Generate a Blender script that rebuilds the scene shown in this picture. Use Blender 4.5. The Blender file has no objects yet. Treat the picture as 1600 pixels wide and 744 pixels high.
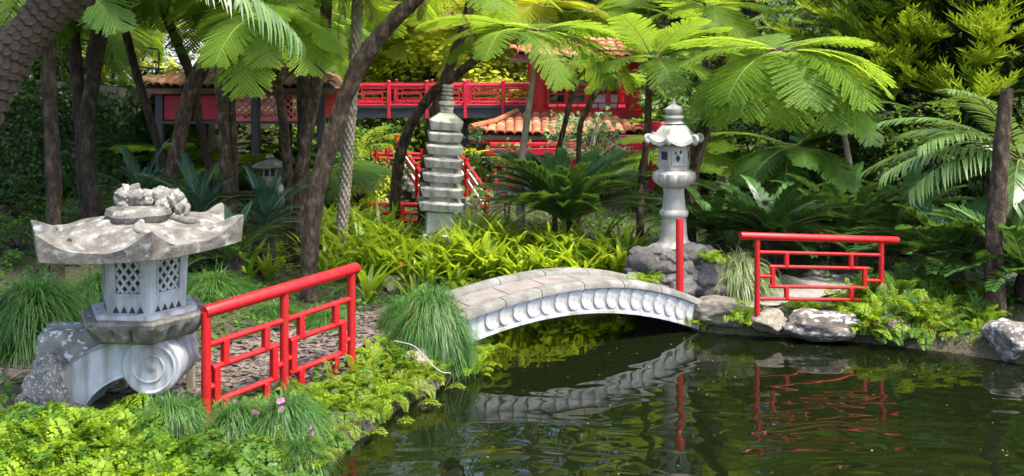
import bpy, math, random
import numpy as np
from mathutils import Vector, Matrix, noise as mnoise

R = math.radians
PI = math.pi
scene = bpy.context.scene
COL = scene.collection

# ------------------------------------------------------------------ camera
CAM_Z = 3.3
HORIZON = 100.0            # picture row of the horizon in the 1600x744 photograph
cam_data = bpy.data.cameras.new("camera")
cam_data.sensor_width = 36.0
cam_data.lens = 36.0
cam_data.shift_y = -(372.0 - HORIZON) / 1600.0
cam_data.clip_start = 0.1
cam_data.clip_end = 1000.0
cam = bpy.data.objects.new("camera", cam_data)
cam.location = (0, 0, CAM_Z)
cam.rotation_euler = (R(90), 0, 0)
COL.objects.link(cam)
scene.camera = cam

# ------------------------------------------------------------------ sky, sun, exposure
SUN_EL, SUN_AZ = 64.0, 126.0          # azimuth measured from +Y (away from camera) towards +X
world = bpy.data.worlds.new("World")
scene.world = world
world.use_nodes = True
wn = world.node_tree.nodes
wl = world.node_tree.links
wn.clear()
sky = wn.new("ShaderNodeTexSky")
sky.sky_type = 'NISHITA'
sky.sun_disc = False
sky.sun_elevation = R(SUN_EL)
sky.sun_rotation = R(SUN_AZ)
sky.air_density = 1.0
sky.dust_density = 2.5
bg = wn.new("ShaderNodeBackground")
bg.inputs['Strength'].default_value = 0.15
wo = wn.new("ShaderNodeOutputWorld")
wl.new(sky.outputs[0], bg.inputs[0])
wl.new(bg.outputs[0], wo.inputs[0])

sun_data = bpy.data.lights.new("sun", 'SUN')
sun_data.energy = 2.35
sun_data.angle = R(11.0)
sun_data.color = (1.0, 0.94, 0.82)
sun = bpy.data.objects.new("sun", sun_data)
sd = Vector((math.sin(R(SUN_AZ)) * math.cos(R(SUN_EL)), math.cos(R(SUN_AZ)) * math.cos(R(SUN_EL)), math.sin(R(SUN_EL))))
sun.rotation_euler = (-sd).to_track_quat('-Z', 'Y').to_euler()
sun.location = (0, 0, 30)
COL.objects.link(sun)

scene.view_settings.view_transform = 'Standard'
scene.view_settings.look = 'None'
scene.view_settings.gamma = 1.0
scene.view_settings.exposure = 1.95
scene.cycles.max_bounces = 6
scene.cycles.diffuse_bounces = 2
scene.cycles.glossy_bounces = 2
scene.cycles.transmission_bounces = 4
scene.cycles.transparent_max_bounces = 8
scene.cycles.use_denoising = True
scene.cycles.use_adaptive_sampling = True
scene.cycles.adaptive_threshold = 0.03
scene.cycles.caustics_reflective = False
scene.cycles.caustics_refractive = False
scene.cycles.sample_clamp_indirect = 6.0

# ------------------------------------------------------------------ helpers
def P(px, py, Y):
    """Point of the place seen at a pixel of the photograph, Y metres away."""
    return Vector(((px - 800.0) / 1600.0 * Y, Y, CAM_Z - (py - HORIZON) / 1600.0 * Y))

def tag(o, label=None, cat=None, group=None, kind=None):
    if label: o["label"] = label
    if cat: o["category"] = cat
    if group: o["group"] = group
    if kind: o["kind"] = kind
    return o

def empty(name, loc=(0, 0, 0), rz=0.0, label=None, cat=None, group=None):
    o = bpy.data.objects.new(name, None)
    o.location = loc
    o.rotation_euler = (0, 0, rz)
    o.empty_display_size = 0.2
    COL.objects.link(o)
    return tag(o, label, cat, group)

def link_mesh(name, me, parent=None, loc=None, rot=None, scale=None):
    o = bpy.data.objects.new(name, me)
    COL.objects.link(o)
    if parent is not None: o.parent = parent
    if loc is not None: o.location = loc
    if rot is not None: o.rotation_euler = rot
    if scale is not None: o.scale = scale if hasattr(scale, '__len__') else (scale,) * 3
    return o

class MB:
    """Collects shapes that become ONE mesh."""
    def __init__(self):
        self.v = []; self.f = []
    def add(self, vs, fs):
        n = len(self.v)
        self.v.extend([tuple(p) for p in vs])
        self.f.extend([tuple(i + n for i in f) for f in fs])
        return self
    def box(self, c, s, rz=0.0, mat=None, bev=0.0):
        x, y, z = s[0] / 2, s[1] / 2, s[2] / 2
        if bev <= 0:
            vs = [(-x, -y, -z), (x, -y, -z), (x, y, -z), (-x, y, -z), (-x, -y, z), (x, -y, z), (x, y, z), (-x, y, z)]
            fs = [(0, 3, 2, 1), (4, 5, 6, 7), (0, 1, 5, 4), (1, 2, 6, 5), (2, 3, 7, 6), (3, 0, 4, 7)]
        else:
            b = bev
            vs = []; 
            for zz, ins in ((-z, b), (-z + b, 0), (z - b, 0), (z, b)):
                X, Yy = x - ins, y - ins
                k = b if ins == 0 else b * 0.5
                vs += [(-X + k, -Yy, zz), (X - k, -Yy, zz), (X, -Yy + k, zz), (X, Yy - k, zz), (X - k, Yy, zz), (-X + k, Yy, zz), (-X, Yy - k, zz), (-X, -Yy + k, zz)]
            fs = [tuple(range(7, -1, -1)), tuple(range(24, 32))]
            for l in range(3):
                for i in range(8):
                    j = (i + 1) % 8
                    fs.append((l * 8 + i, l * 8 + j, l * 8 + 8 + j, l * 8 + 8 + i))
        m = Matrix.Translation(Vector(c)) @ (mat.to_4x4() if mat is not None else Matrix.Rotation(rz, 4, 'Z'))
        return self.add([m @ Vector(p) for p in vs], fs)
    def bar(self, a, b, w, h, up=(0, 0, 1)):
        a = Vector(a); b = Vector(b); d = b - a; L = d.length; d.normalize()
        u = Vector(up); s = d.cross(u)
        if s.length < 1e-4: s = d.cross(Vector((0, 1, 0)))
        s.normalize(); u = s.cross(d)
        m = Matrix((d, -s, u)).transposed()
        return self.box((a + b) / 2, (L, w, h), mat=m)
    def tube(self, pts, radii, n=10, cap=True):
        pts = [Vector(p) for p in pts]
        if not hasattr(radii, '__len__'): radii = [radii] * len(pts)
        k = len(pts); base = len(self.v)
        prev = None
        for i, p in enumerate(pts):
            t = (pts[min(i + 1, k - 1)] - pts[max(i - 1, 0)]).normalized()
            if prev is None:
                r = t.cross(Vector((0, 0, 1)))
                if r.length < 1e-3: r = t.cross(Vector((1, 0, 0)))
            else:
                r = prev - t * prev.dot(t)
            r.normalize(); prev = r
            s = t.cross(r)
            for j in range(n):
                a = 2 * PI * j / n
                self.v.append(tuple(p + (r * math.cos(a) + s * math.sin(a)) * radii[i]))
        for i in range(k - 1):
            for j in range(n):
                q = (j + 1) % n
                self.f.append((base + i * n + j, base + i * n + q, base + (i + 1) * n + q, base + (i + 1) * n + j))
        if cap:
            self.f.append(tuple(base + j for j in range(n))[::-1])
            self.f.append(tuple(base + (k - 1) * n + j for j in range(n)))
        return self
    def lathe(self, prof, n=24, c=(0, 0, 0), shape=None):
        """prof = [(r, z)]; shape(theta) scales the radius (for hexagons)."""
        base = len(self.v); k = len(prof)
        for r, z in prof:
            for j in range(n):
                a = 2 * PI * j / n
                q = r * (shape(a) if shape else 1.0)
                self.v.append((c[0] + q * math.cos(a), c[1] + q * math.sin(a), c[2] + z))
        for i in range(k - 1):
            for j in range(n):
                q = (j + 1) % n
                self.f.append((base + i * n + j, base + i * n + q, base + (i + 1) * n + q, base + (i + 1) * n + j))
        self.f.append(tuple(base + j for j in range(n))[::-1])
        self.f.append(tuple(base + (k - 1) * n + j for j in range(n)))
        return self
    def warp(self, fn):
        self.v = [tuple(fn(Vector(p))) for p in self.v]
        return self
    def mesh(self, name, mat, smooth=True, angle=40):
        me = bpy.data.meshes.new(name)
        me.from_pydata(self.v, [], self.f)
        if mat is not None: me.materials.append(mat)
        if smooth:
            me.polygons.foreach_set('use_smooth', [True] * len(me.polygons))
            try: me.set_sharp_from_angle(angle=R(angle))
            except Exception: pass
        me.update()
        return me
    def build(self, name, mat, parent=None, smooth=True, angle=40, **kw):
        return link_mesh(name, self.mesh(name, mat, smooth, angle), parent, **kw)

def quads_mesh(name, V, mats, midx=None, smooth=False):
    """V: (n,4,3) array -> mesh of n quads."""
    V = np.asarray(V, dtype=np.float32)
    n = V.shape[0]
    me = bpy.data.meshes.new(name)
    me.vertices.add(n * 4); me.loops.add(n * 4); me.polygons.add(n)
    me.vertices.foreach_set('co', V.reshape(-1))
    me.loops.foreach_set('vertex_index', np.arange(n * 4, dtype=np.int32))
    me.polygons.foreach_set('loop_start', np.arange(0, n * 4, 4, dtype=np.int32))
    me.polygons.foreach_set('loop_total', np.full(n, 4, dtype=np.int32))
    for m in (mats if isinstance(mats, (list, tuple)) else [mats]): me.materials.append(m)
    if midx is not None: me.polygons.foreach_set('material_index', np.asarray(midx, dtype=np.int32))
    me.update(calc_edges=True)
    return me

def strips_mesh(name, strips, mats, midx=None):
    """strips: (n, k, 2, 3): n ribbons of k cross pairs."""
    S = np.asarray(strips, dtype=np.float32)
    n, k = S.shape[0], S.shape[1]
    verts = S.reshape(-1, 3)
    idx = np.arange(n * k * 2).reshape(n, k, 2)
    F = np.stack([idx[:, :-1, 0], idx[:, :-1, 1], idx[:, 1:, 1], idx[:, 1:, 0]], -1).reshape(-1)
    nf = n * (k - 1)
    me = bpy.data.meshes.new(name)
    me.vertices.add(len(verts)); me.loops.add(nf * 4); me.polygons.add(nf)
    me.vertices.foreach_set('co', verts.reshape(-1))
    me.loops.foreach_set('vertex_index', F.astype(np.int32))
    me.polygons.foreach_set('loop_start', np.arange(0, nf * 4, 4, dtype=np.int32))
    me.polygons.foreach_set('loop_total', np.full(nf, 4, dtype=np.int32))
    me.polygons.foreach_set('use_smooth', np.ones(nf, dtype=bool))
    for m in (mats if isinstance(mats, (list, tuple)) else [mats]): me.materials.append(m)
    if midx is not None: me.polygons.foreach_set('material_index', np.repeat(np.asarray(midx, dtype=np.int32), k - 1))
    me.update(calc_edges=True)
    return me

def spline(pts, m):
    """Catmull-Rom through pts, m samples."""
    pts = [np.array(p, float) for p in pts]
    if len(pts) == 2:
        return [pts[0] + (pts[1] - pts[0]) * t for t in np.linspace(0, 1, m)]
    e = [2 * pts[0] - pts[1]] + pts + [2 * pts[-1] - pts[-2]]
    out = []
    for u in np.linspace(0, len(pts) - 1, m):
        i = min(int(u), len(pts) - 2); t = u - i
        a, b, c, d = e[i], e[i + 1], e[i + 2], e[i + 3]
        out.append(0.5 * ((2 * b) + (-a + c) * t + (2 * a - 5 * b + 4 * c - d) * t * t + (-a + 3 * b - 3 * c + d) * t ** 3))
    return out

def smooth01(x):
    x = np.clip(x, 0, 1)
    return x * x * (3 - 2 * x)

# ------------------------------------------------------------------ materials
def new_mat(name):
    m = bpy.data.materials.new(name)
    m.use_nodes = True
    nt = m.node_tree
    nt.nodes.clear()
    out = nt.nodes.new("ShaderNodeOutputMaterial")
    return m, nt, nt.nodes, nt.links, out

def ramp(N, stops):
    r = N.new("ShaderNodeValToRGB")
    el = r.color_ramp.elements
    while len(el) < len(stops): el.new(0.5)
    for e, (p, c) in zip(el, stops):
        e.position = p
        e.color = (c[0], c[1], c[2], 1) if hasattr(c, '__len__') else (c, c, c, 1)
    return r

def leaf_mat(name, c1, c2, ct, trans=0.42, rough=0.5, spec=0.25, clump=1.2, dead=None, isl=0.62):
    """Foliage: every leaf its own shade, light passing through the blade."""
    m, nt, N, L, out = new_mat(name)
    g = N.new("ShaderNodeNewGeometry")
    tc = N.new("ShaderNodeNewGeometry")
    nz = N.new("ShaderNodeTexNoise"); nz.inputs['Scale'].default_value = clump; nz.inputs['Detail'].default_value = 2
    L.new(tc.outputs['Position'], nz.inputs['Vector'])
    ma = N.new("ShaderNodeMath"); ma.operation = 'MULTIPLY_ADD'
    ma.inputs[1].default_value = isl; 
    L.new(g.outputs['Random Per Island'], ma.inputs[0])
    mb = N.new("ShaderNodeMath"); mb.operation = 'MULTIPLY_ADD'; mb.inputs[1].default_value = 0.9; mb.inputs[2].default_value = -0.26
    oi = N.new("ShaderNodeObjectInfo")
    mc = N.new("ShaderNodeMath"); mc.operation = 'MULTIPLY_ADD'; mc.inputs[1].default_value = max(0.0, 0.62 - isl)
    L.new(nz.outputs['Fac'], mb.inputs[0]); L.new(oi.outputs['Random'], mc.inputs[0]); L.new(mb.outputs[0], mc.inputs[2]); L.new(mc.outputs[0], ma.inputs[2])
    stops = [(0.12, c1), (0.85, c2)]
    if dead: stops = [(0.1, c1), (0.8, c2), (0.97, dead)]
    rp = ramp(N, stops); L.new(ma.outputs[0], rp.inputs[0])
    b = N.new("ShaderNodeBsdfPrincipled")
    b.inputs['Roughness'].default_value = rough
    b.inputs['Specular IOR Level'].default_value = spec
    L.new(rp.outputs[0], b.inputs['Base Color'])
    t = N.new("ShaderNodeBsdfTranslucent")
    mx = N.new("ShaderNodeMix"); mx.data_type = 'RGBA'; mx.inputs[0].default_value = 0.6
    L.new(rp.outputs[0], mx.inputs[6]); mx.inputs[7].default_value = (*ct, 1)
    L.new(mx.outputs[2], t.inputs['Color'])
    ms = N.new("ShaderNodeMixShader"); ms.inputs[0].default_value = trans
    L.new(b.outputs[0], ms.inputs[1]); L.new(t.outputs[0], ms.inputs[2])
    L.new(ms.outputs[0], out.inputs[0])
    return m

def surf_mat(name, stops, scale=6.0, detail=8, rough=0.8, spec=0.3, bump=0.3, bscale=30.0, bdist=0.02,
             spots=None, spot_scale=9.0, spot_at=(0.56, 0.62), stretch=(1, 1, 1), coords='Object', metallic=0.0, coat=0.0, rvar=0.0, streak=None):
    """Noise-mottled surface with fine relief; spots = colour of lichen / stains over it."""
    m, nt, N, L, out = new_mat(name)
    tc = N.new("ShaderNodeTexCoord")
    mp = N.new("ShaderNodeMapping"); mp.inputs['Scale'].default_value = stretch
    L.new(tc.outputs[coords], mp.inputs[0])
    nz = N.new("ShaderNodeTexNoise"); nz.inputs['Scale'].default_value = scale; nz.inputs['Detail'].default_value = detail; nz.inputs['Roughness'].default_value = 0.65
    L.new(mp.outputs[0], nz.inputs['Vector'])
    oi = N.new("ShaderNodeObjectInfo")
    ad = N.new("ShaderNodeMath"); ad.operation = 'MULTIPLY_ADD'; ad.inputs[1].default_value = rvar; 
    sb = N.new("ShaderNodeMath"); sb.operation = 'SUBTRACT'; sb.inputs[1].default_value = rvar / 2
    L.new(oi.outputs['Random'], ad.inputs[0]); L.new(nz.outputs['Fac'], sb.inputs[0]); L.new(sb.outputs[0], ad.inputs[2])
    rp = ramp(N, stops); L.new(ad.outputs[0], rp.inputs[0])
    col = rp.outputs[0]
    if spots:
        n2 = N.new("ShaderNodeTexNoise"); n2.inputs['Scale'].default_value = spot_scale; n2.inputs['Detail'].default_value = 6; n2.inputs['Roughness'].default_value = 0.6
        L.new(tc.outputs[coords], n2.inputs['Vector'])
        r2 = ramp(N, [(spot_at[0], 0.0), (spot_at[1], 1.0)]); L.new(n2.outputs['Fac'], r2.inputs[0])
        mx = N.new("ShaderNodeMix"); mx.data_type = 'RGBA'
        L.new(r2.outputs[0], mx.inputs[0]); L.new(col, mx.inputs[6]); mx.inputs[7].default_value = (*spots, 1)
        col = mx.outputs[2]
    if streak:
        n3 = N.new("ShaderNodeTexNoise"); n3.inputs['Scale'].default_value = 5.0; n3.inputs['Detail'].default_value = 5
        m3 = N.new("ShaderNodeMapping"); m3.inputs['Scale'].default_value = (2.2, 2.2, 0.35); m3.inputs['Location'].default_value = (3.1, 1.7, 0.4)
        L.new(tc.outputs[coords], m3.inputs[0]); L.new(m3.outputs[0], n3.inputs['Vector'])
        r3 = ramp(N, [(0.45, 0.0), (0.68, 0.85)]); L.new(n3.outputs['Fac'], r3.inputs[0])
        mx = N.new("ShaderNodeMix"); mx.data_type = 'RGBA'
        L.new(r3.outputs[0], mx.inputs[0]); L.new(col, mx.inputs[6]); mx.inputs[7].default_value = (*streak, 1)
        col = mx.outputs[2]
    b = N.new("ShaderNodeBsdfPrincipled")
    b.inputs['Specular IOR Level'].default_value = spec
    b.inputs['Metallic'].default_value = metallic
    b.inputs['Coat Weight'].default_value = coat
    b.inputs['Coat Roughness'].default_value = 0.15
    L.new(col, b.inputs['Base Color'])
    rr = N.new("ShaderNodeMath"); rr.operation = 'MULTIPLY_ADD'; rr.inputs[1].default_value = 0.25; rr.inputs[2].default_value = rough - 0.12
    L.new(nz.outputs['Fac'], rr.inputs[0]); L.new(rr.outputs[0], b.inputs['Roughness'])
    if bump > 0:
        n4 = N.new("ShaderNodeTexNoise"); n4.inputs['Scale'].default_value = bscale; n4.inputs['Detail'].default_value = 6; n4.inputs['Roughness'].default_value = 0.7
        L.new(mp.outputs[0], n4.inputs['Vector'])
        bp = N.new("ShaderNodeBump"); bp.inputs['Strength'].default_value = bump; bp.inputs['Distance'].default_value = bdist
        L.new(n4.outputs['Fac'], bp.inputs['Height']); L.new(bp.outputs[0], b.inputs['Normal'])
    L.new(b.outputs[0], out.inputs[0])
    return m

M = {}
# foliage
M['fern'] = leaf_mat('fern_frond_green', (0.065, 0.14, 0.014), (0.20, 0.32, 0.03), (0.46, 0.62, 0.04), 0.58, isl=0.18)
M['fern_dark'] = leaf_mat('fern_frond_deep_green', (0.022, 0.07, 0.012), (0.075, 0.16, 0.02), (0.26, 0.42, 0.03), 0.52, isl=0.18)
M['fern_dead'] = leaf_mat('dead_frond', (0.07, 0.04, 0.018), (0.22, 0.14, 0.06), (0.3, 0.18, 0.06), 0.3, isl=0.2)
M['fern_yellow'] = leaf_mat('fern_frond_yellow_green', (0.12, 0.18, 0.01), (0.34, 0.38, 0.03), (0.70, 0.70, 0.04), 0.58, isl=0.18)
M['cycad'] = leaf_mat('cycad_leaf', (0.018, 0.066, 0.016), (0.085, 0.19, 0.04), (0.20, 0.34, 0.03), 0.26, isl=.2, rough=0.30, spec=0.6)
M['cycad_blue'] = leaf_mat('blue_cycad_leaf', (0.018, 0.062, 0.040), (0.05, 0.13, 0.085), (0.06, 0.16, 0.05), 0.14, rough=0.36, spec=0.5)
M['palm'] = leaf_mat('palm_leaf', (0.05, 0.11, 0.025), (0.15, 0.24, 0.07), (0.25, 0.36, 0.05), 0.3, rough=0.32, spec=0.6)
M['strap'] = leaf_mat('strap_leaf', (0.07, 0.16, 0.010), (0.30, 0.41, 0.022), (0.55, 0.66, 0.03), 0.5, rough=0.34, spec=0.5, dead=(0.42, 0.36, 0.06))
M['grass_tuft'] = leaf_mat('tuft_grass', (0.026, 0.085, 0.018), (0.10, 0.22, 0.045), (0.14, 0.28, 0.03), 0.35, rough=0.4, spec=0.35, dead=(0.30, 0.26, 0.09))
M['grass_pale'] = leaf_mat('variegated_grass', (0.10, 0.17, 0.05), (0.46, 0.50, 0.25), (0.5, 0.55, 0.2), 0.3, rough=0.4)
M['moss_fern'] = leaf_mat('lacy_fern', (0.08, 0.16, 0.006), (0.25, 0.35, 0.014), (0.42, 0.56, 0.02), 0.4, clump=3.0, rough=0.5)
M['moss_fern2'] = leaf_mat('lacy_fern_olive', (0.06, 0.11, 0.008), (0.20, 0.26, 0.015), (0.42, 0.46, 0.02), 0.4, clump=3.0, rough=0.5, dead=(0.30, 0.22, 0.03))
M['moss_fern3'] = leaf_mat('lacy_fern_green', (0.03, 0.09, 0.010), (0.12, 0.22, 0.02), (0.24, 0.38, 0.03), 0.4, clump=3.0, rough=0.5)
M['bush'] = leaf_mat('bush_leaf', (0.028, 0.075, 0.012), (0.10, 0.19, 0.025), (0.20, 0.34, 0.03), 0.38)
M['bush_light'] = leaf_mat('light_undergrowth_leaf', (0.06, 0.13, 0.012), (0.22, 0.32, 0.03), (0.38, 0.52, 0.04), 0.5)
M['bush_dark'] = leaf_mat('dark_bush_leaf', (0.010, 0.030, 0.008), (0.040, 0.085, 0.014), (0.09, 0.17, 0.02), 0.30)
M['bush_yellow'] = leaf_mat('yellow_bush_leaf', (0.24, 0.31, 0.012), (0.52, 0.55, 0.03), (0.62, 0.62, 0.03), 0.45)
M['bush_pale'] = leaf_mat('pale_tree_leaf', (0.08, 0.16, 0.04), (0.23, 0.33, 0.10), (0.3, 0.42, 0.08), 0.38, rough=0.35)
M['ivy'] = leaf_mat('ivy_leaf', (0.008, 0.030, 0.007), (0.035, 0.085, 0.014), (0.08, 0.17, 0.02), 0.25, rough=0.35)
M['wood_far'] = leaf_mat('far_wood_leaf', (0.018, 0.050, 0.016), (0.075, 0.13, 0.040), (0.12, 0.2, 0.05), 0.3, clump=0.35)
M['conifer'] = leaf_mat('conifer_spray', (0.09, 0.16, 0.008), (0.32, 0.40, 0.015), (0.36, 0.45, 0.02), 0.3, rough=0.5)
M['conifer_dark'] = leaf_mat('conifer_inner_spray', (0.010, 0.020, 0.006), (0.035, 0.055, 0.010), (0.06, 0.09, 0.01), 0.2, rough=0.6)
M['pink'] = leaf_mat('pink_petal', (0.60, 0.12, 0.40), (0.80, 0.30, 0.62), (0.8, 0.3, 0.6), 0.3)
M['orange'] = leaf_mat('orange_petal', (0.75, 0.14, 0.02), (0.85, 0.25, 0.03), (0.9, 0.3, 0.03), 0.3)
M['red_leaf'] = leaf_mat('red_leaf', (0.45, 0.015, 0.015), (0.65, 0.04, 0.03), (0.7, 0.05, 0.03), 0.3)
M['stem'] = surf_mat('frond_stem', [(0.3, (0.10, 0.09, 0.03)), (0.7, (0.20, 0.20, 0.06))], bump=0.1)
M['vine'] = surf_mat('vine_stem', [(0.3, (0.42, 0.38, 0.24)), (0.7, (0.55, 0.52, 0.36))], bump=0.1)
# bark
M['bark'] = surf_mat('brown_bark', [(0.32, (0.014, 0.009, 0.006)), (0.5, (0.062, 0.040, 0.025)), (0.68, (0.19, 0.135, 0.09))], scale=14, stretch=(1, 1, 0.45), rough=0.9, bump=1.0, bscale=30, bdist=0.06)
M['bark_dark'] = surf_mat('dark_bark', [(0.32, (0.009, 0.006, 0.005)), (0.5, (0.034, 0.023, 0.016)), (0.70, (0.11, 0.078, 0.055))], scale=15, stretch=(1, 1, 0.4), rough=0.92, bump=1.0, bscale=30, bdist=0.06)
M['bark_pale'] = surf_mat('pale_grey_bark', [(0.25, (0.10, 0.085, 0.065)), (0.5, (0.21, 0.175, 0.135)), (0.75, (0.34, 0.30, 0.24))], scale=9, stretch=(1, 1, 0.6), rough=0.85, bump=0.6, bscale=40)
M['bark_scale'] = surf_mat('scaled_bark', [(0.32, (0.022, 0.015, 0.010)), (0.5, (0.07, 0.05, 0.035)), (0.72, (0.16, 0.12, 0.085))], scale=7, rough=0.85, bump=0.6, bscale=35)
# stone
M['stone_lantern'] = surf_mat('blue_grey_stone', [(0.3, (0.26, 0.272, 0.292)), (0.5, (0.34, 0.35, 0.37)), (0.7, (0.42, 0.43, 0.445))], scale=5, rough=0.82, bump=0.25, bscale=90, bdist=0.006, streak=(0.17, 0.155, 0.13))
M['stone_weathered'] = surf_mat('weathered_lichen_stone', [(0.28, (0.045, 0.04, 0.034)), (0.46, (0.115, 0.103, 0.088)), (0.66, (0.21, 0.195, 0.172))], scale=7, rough=0.9, bump=0.7, bscale=38, bdist=0.015, spots=(0.34, 0.335, 0.315), spot_scale=9, spot_at=(0.55, 0.70))
M['stone_rough'] = surf_mat('rough_lichen_rock', [(0.28, (0.11, 0.10, 0.085)), (0.5, (0.23, 0.21, 0.185)), (0.7, (0.36, 0.335, 0.30))], scale=6, rough=0.95, bump=1.0, bscale=22, bdist=0.04, spots=(0.64, 0.63, 0.6), spot_scale=16, spot_at=(0.57, 0.61))
M['stone_pale'] = surf_mat('pale_lantern_stone', [(0.3, (0.22, 0.21, 0.185)), (0.5, (0.32, 0.31, 0.28)), (0.7, (0.40, 0.39, 0.355))], scale=4, rough=0.8, bump=0.3, bscale=70, bdist=0.006, streak=(0.24, 0.21, 0.16))
M['stone_pagoda'] = surf_mat('grey_pagoda_stone', [(0.3, (0.25, 0.23, 0.19)), (0.5, (0.39, 0.365, 0.315)), (0.7, (0.50, 0.475, 0.42))], scale=5, rough=0.88, bump=0.6, bscale=45, bdist=0.012, streak=(0.16, 0.14, 0.12))
M['bridge_face'] = surf_mat('white_bridge_concrete', [(0.3, (0.34, 0.35, 0.37)), (0.5, (0.43, 0.44, 0.46)), (0.7, (0.50, 0.505, 0.52))], scale=3, rough=0.85, bump=0.3, bscale=60, bdist=0.006, streak=(0.22, 0.19, 0.13))
M['bridge_cap'] = surf_mat('weathered_bridge_coping', [(0.3, (0.09, 0.08, 0.068)), (0.5, (0.165, 0.155, 0.138)), (0.7, (0.26, 0.25, 0.228))], scale=5, rough=0.9, bump=0.6, bscale=40, bdist=0.015, spots=(0.17, 0.15, 0.13), spot_scale=4, spot_at=(0.55, 0.72))
M['bridge_deck'] = surf_mat('bridge_deck_slab', [(0.3, (0.135, 0.115, 0.10)), (0.5, (0.19, 0.165, 0.145)), (0.7, (0.24, 0.215, 0.195))], scale=5, rough=0.9, bump=0.3, bscale=80, bdist=0.006)
M['rock'] = surf_mat('brown_bank_rock', [(0.28, (0.06, 0.05, 0.04)), (0.5, (0.16, 0.135, 0.11)), (0.72, (0.30, 0.27, 0.23))], scale=4, rough=0.9, bump=0.8, bscale=18, bdist=0.04, rvar=0.25)
M['rock_lichen'] = surf_mat('lichen_bank_rock', [(0.28, (0.05, 0.04, 0.032)), (0.5, (0.13, 0.11, 0.09)), (0.72, (0.25, 0.22, 0.19))], scale=4, rough=0.9, bump=0.7, bscale=18, bdist=0.03, spots=(0.40, 0.40, 0.385), spot_scale=4.5, spot_at=(0.54, 0.57), rvar=0.1)
M['rock_pale'] = surf_mat('pale_bank_rock', [(0.28, (0.13, 0.11, 0.08)), (0.5, (0.24, 0.21, 0.165)), (0.72, (0.35, 0.32, 0.265))], scale=4, rough=0.9, bump=0.6, bscale=18, bdist=0.03, spots=(0.12, 0.13, 0.04), spot_scale=5, spot_at=(0.55, 0.68), rvar=0.15)
M['rock_plinth'] = surf_mat('grey_plinth_rock', [(0.28, (0.075, 0.07, 0.065)), (0.5, (0.19, 0.175, 0.165)), (0.72, (0.36, 0.34, 0.32))], scale=8, rough=0.95, bump=1.0, bscale=30, bdist=0.04, rvar=0.3)
M['concrete'] = surf_mat('grey_concrete', [(0.3, (0.10, 0.098, 0.092)), (0.7, (0.20, 0.195, 0.185))], scale=3, rough=0.9, bump=0.3, streak=(0.12, 0.11, 0.1))
M['wall_white'] = surf_mat('white_render', [(0.3, (0.68, 0.69, 0.70)), (0.7, (0.78, 0.78, 0.78))], scale=2, rough=0.9, bump=0.1)
# paint, metal, tiles
M['red'] = surf_mat('red_gloss_paint', [(0.3, (0.36, 0.004, 0.008)), (0.7, (0.46, 0.006, 0.011))], scale=4, rough=0.40, spec=0.35, bump=0.22, bscale=45, bdist=0.004, coat=0.0, spots=(0.22, 0.012, 0.010), spot_scale=9, spot_at=(0.52, 0.70), streak=(0.27, 0.016, 0.014))
M['red_old'] = surf_mat('faded_red_paint', [(0.3, (0.33, 0.008, 0.022)), (0.7, (0.48, 0.016, 0.034))], scale=3, rough=0.45, spec=0.4, bump=0.1, bscale=20)
M['red_deep'] = surf_mat('deep_red_paint', [(0.3, (0.30, 0.006, 0.022)), (0.7, (0.42, 0.010, 0.032))], scale=3, rough=0.5, spec=0.4, bump=0.1, bscale=20)
M['pink_paint'] = surf_mat('pink_lattice_paint', [(0.3, (0.62, 0.10, 0.13)), (0.7, (0.72, 0.18, 0.20))], scale=3, rough=0.5, bump=0.1)  # plain pink of the kiosk lattice frame and slats
M['black_metal'] = surf_mat('black_painted_metal', [(0.3, (0.012, 0.015, 0.022)), (0.7, (0.025, 0.030, 0.042))], scale=4, rough=0.45, spec=0.5, bump=0.1)
M['tile'] = surf_mat('terracotta_tile', [(0.28, (0.20, 0.06, 0.03)), (0.5, (0.36, 0.125, 0.06)), (0.72, (0.48, 0.22, 0.12))], scale=5, rough=0.85, bump=0.3, rvar=0.4)
M['tile_brown'] = surf_mat('brown_roof_tile', [(0.28, (0.055, 0.024, 0.012)), (0.5, (0.11, 0.05, 0.023)), (0.72, (0.18, 0.09, 0.042))], scale=5, rough=0.85, bump=0.3, rvar=0.4)
M['dark_wood'] = surf_mat('dark_timber', [(0.3, (0.03, 0.02, 0.015)), (0.7, (0.07, 0.045, 0.03))], scale=8, rough=0.8, stretch=(1, 1, 0.2), bump=0.4)
M['hollow'] = surf_mat('lantern_shade_fill', [(0.3, (0.02, 0.02, 0.022)), (0.7, (0.045, 0.043, 0.04))], bump=0.0, rough=0.95)  # near-black colour paints the shade inside lantern openings
M['old_wood'] = surf_mat('old_grey_timber', [(0.3, (0.16, 0.13, 0.09)), (0.7, (0.34, 0.29, 0.21))], scale=8, rough=0.9, stretch=(3, 3, 0.3), bump=0.5)
M['white'] = surf_mat('white_paint', [(0.3, (0.72, 0.72, 0.70)), (0.7, (0.80, 0.80, 0.78))], bump=0.0, rough=0.5)
M['hose'] = surf_mat('white_hose', [(0.3, (0.24, 0.22, 0.17)), (0.7, (0.32, 0.30, 0.25))], bump=0.0, rough=0.5)
M['koi'] = surf_mat('orange_koi', [(0.40, (0.80, 0.16, 0.02)), (0.62, (0.90, 0.32, 0.06)), (0.70, (0.85, 0.8, 0.72))], scale=7, rough=0.35, bump=0.0)
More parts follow.
